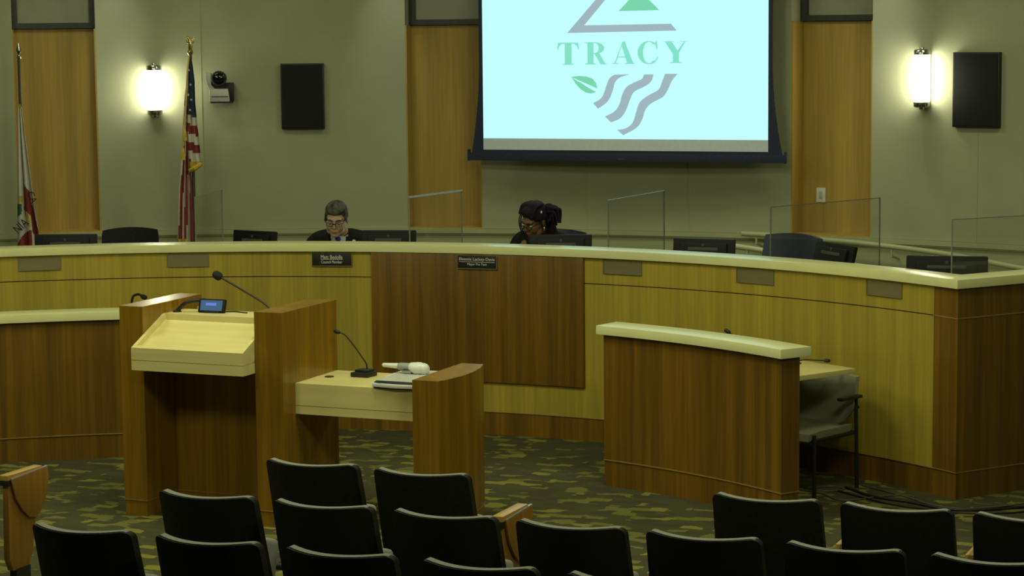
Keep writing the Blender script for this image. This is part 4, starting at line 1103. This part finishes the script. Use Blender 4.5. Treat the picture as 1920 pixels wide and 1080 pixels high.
for s in (-1, 1):
    obj('lapel', MB().prism([(s*.066, shz+.012), (s*.092, shz+.008), (s*.105, shz-.06), (s*.050, shz-.19)], -(shy-.108), -(shy-.136), 0, UP_), M_suit, t, bevel=.003)
obj('lapel_pin', MB().ell((.125, shy-.128, shz-.022), (.013, .007, .010)), M_white, t)
tr_ = HM(Matrix.Identity(4)); 
for s in (-1, 1): tr_.cap((s*.09, .10, .52), (s*.12, -.30, .50), .105, .072).cap((s*.12, -.30, .50), (s*.12, -.26, .10), .070, .055)
tr_.cap((-.08, .10, .53), (.08, .10, .53), .118, .118)
blob('trousers', tr_.mb, .012, M_trou, t, 3)
for s in (-1, 1): obj('shoe', MB().cap((s*.12, -.23, .045), (s*.12, -.42, .040), .045, .038).box(s*.12-.04, s*.12+.04, -.45, -.19, .0, .02), M_shoe, t)

# --- woman
hc = (.012, -.150, 1.158)
t, HT, shy, shz, shw = person('person with dark braided ponytail, glasses and black top bending toward a monitor', -2.2, 6.42, R_(-4), M_skin2, hc, R_(-16), R_(30), R_(9), True)
face_bits(t, HT, .94, M_lip2, M_hair2); spectacles(t, HT, .94, M_gfr, .022, .013)
hb = HM(HT)
hb.ell((0, .022, .050), (.084, .100, .086)).ell((0, -.012, .098), (.062, .070, .038)).ell((0, .07, .0), (.070, .055, .075))
for s in (-1, 1): hb.ell((s*.070, .022, .030), (.016, .050, .045))
blob('hair', hb.mb, .006, M_hair2, t, 2)
br = MB(); rnd = random.Random(3)
def T(p): return HT @ Vector(p)
for k in range(30):       # ponytail of braids gathered behind the crown, drooping to the side
    b0 = Vector((.035+rnd.uniform(-.02,.02), .085+rnd.uniform(-.02,.02), .02+rnd.uniform(-.02,.02)))
    o = Vector((rnd.uniform(.030,.085), rnd.uniform(.02,.06), rnd.uniform(-.03,.02)))
    e = b0+o+Vector((rnd.uniform(-.015,.03), rnd.uniform(-.04,.0), -rnd.uniform(.04,.10)))
    m_ = b0+o
    br.tube(curve_pts([T(b0), T(b0+o*.5+Vector((0,0,.02))), T(m_), T(e)], 5), [.0125]*11+[.009]*5, 8)
for k in range(22):       # back curtain over the far shoulder
    x = .0+.08*k/21
    br.tube(curve_pts([T((x, .085, .0)), T((x+.02, .085, -.07)), T((x+.035+rnd.uniform(-.01,.02), .06, -.15)), T((x+.035, .03, -.21-rnd.uniform(0,.03)))], 5), .0115, 8)
for k, x in enumerate((-.082, -.090)):      # thin loose braids beside the face
    br.tube(curve_pts([T((x+.01, -.02, .07)), T((x-.008*k, -.05, .02)), T((x-.012-.008*k, -.055, -.05)), T((x-.01-.01*k, -.05, -.12))], 6), .0045, 6)
for k in range(9):        # braids drawn back over the crown
    x = -.06+.12*k/8
    br.tube(curve_pts([T((x, -.07, .085-.3*x*x/.1*.1)), T((x*1.05, -.01, .134-2.2*x*x)), T((x*.8+.02, .06, .115))], 6), .0095, 6)
obj('braids', br, M_hair2, t)
obj('hair_bead', MB().ell(T((.050, -.060, .085)), (.006, .006, .011)), M_white, t)
obj('hair_bead', MB().ell(T((.088, .005, .085)), (.006, .006, .010)), M_white, t)
obj('earring', MB().ell(T((.080, -.004, -.058)), (.006, .006, .014)), M_gold, t)
jk = HM(Matrix.Identity(4))
jk.cap((-shw+.02, shy+.015, shz-.03), (shw-.02, shy+.015, shz-.03), .062, .062).cap((0, shy+.02, shz-.06), (0, shy+.05, shz-.40), .125, .135).cap((-.07, shy+.005, shz-.12), (.07, shy+.005, shz-.12), .10, .10)
jk.cap((-.05, shy+.02, shz+.018), (.05, shy+.02, shz+.018), .05, .05)
for s in (-1, 1):
    S = Vector((s*shw, shy+.01, shz-.05)); E = Vector((s*(shw+.07), shy-.10, .80)); W = Vector((s*.14, -.33, .792))
    jk.cap(S, E, .066, .052).cap(E, W, .052, .040)
blob('knit_top', jk.mb, .010, M_top, t, 4)
M_blo = mat('maroon_blouse', (.06,.018,.02), .8); noisy(M_blo, (.052,.015,.017), (.068,.021,.023), 60)
obj('blouse_neckline', MB().ell((-.01, shy-.055, shz-.02), (.062, .062, .06)), M_blo, t)
tr_ = HM(Matrix.Identity(4))
for s in (-1, 1): tr_.cap((s*.09, .10, .52), (s*.12, -.30, .50), .103, .070).cap((s*.12, -.30, .50), (s*.12, -.26, .10), .068, .052)
tr_.cap((-.08, .10, .53), (.08, .10, .53), .116, .116)
blob('trousers', tr_.mb, .012, M_trou, t, 3)
for s in (-1, 1): obj('shoe', MB().cap((s*.12, -.23, .045), (s*.12, -.41, .038), .042, .034).box(s*.12-.037, s*.12+.037, -.43, -.19, .0, .02), M_shoe, t)
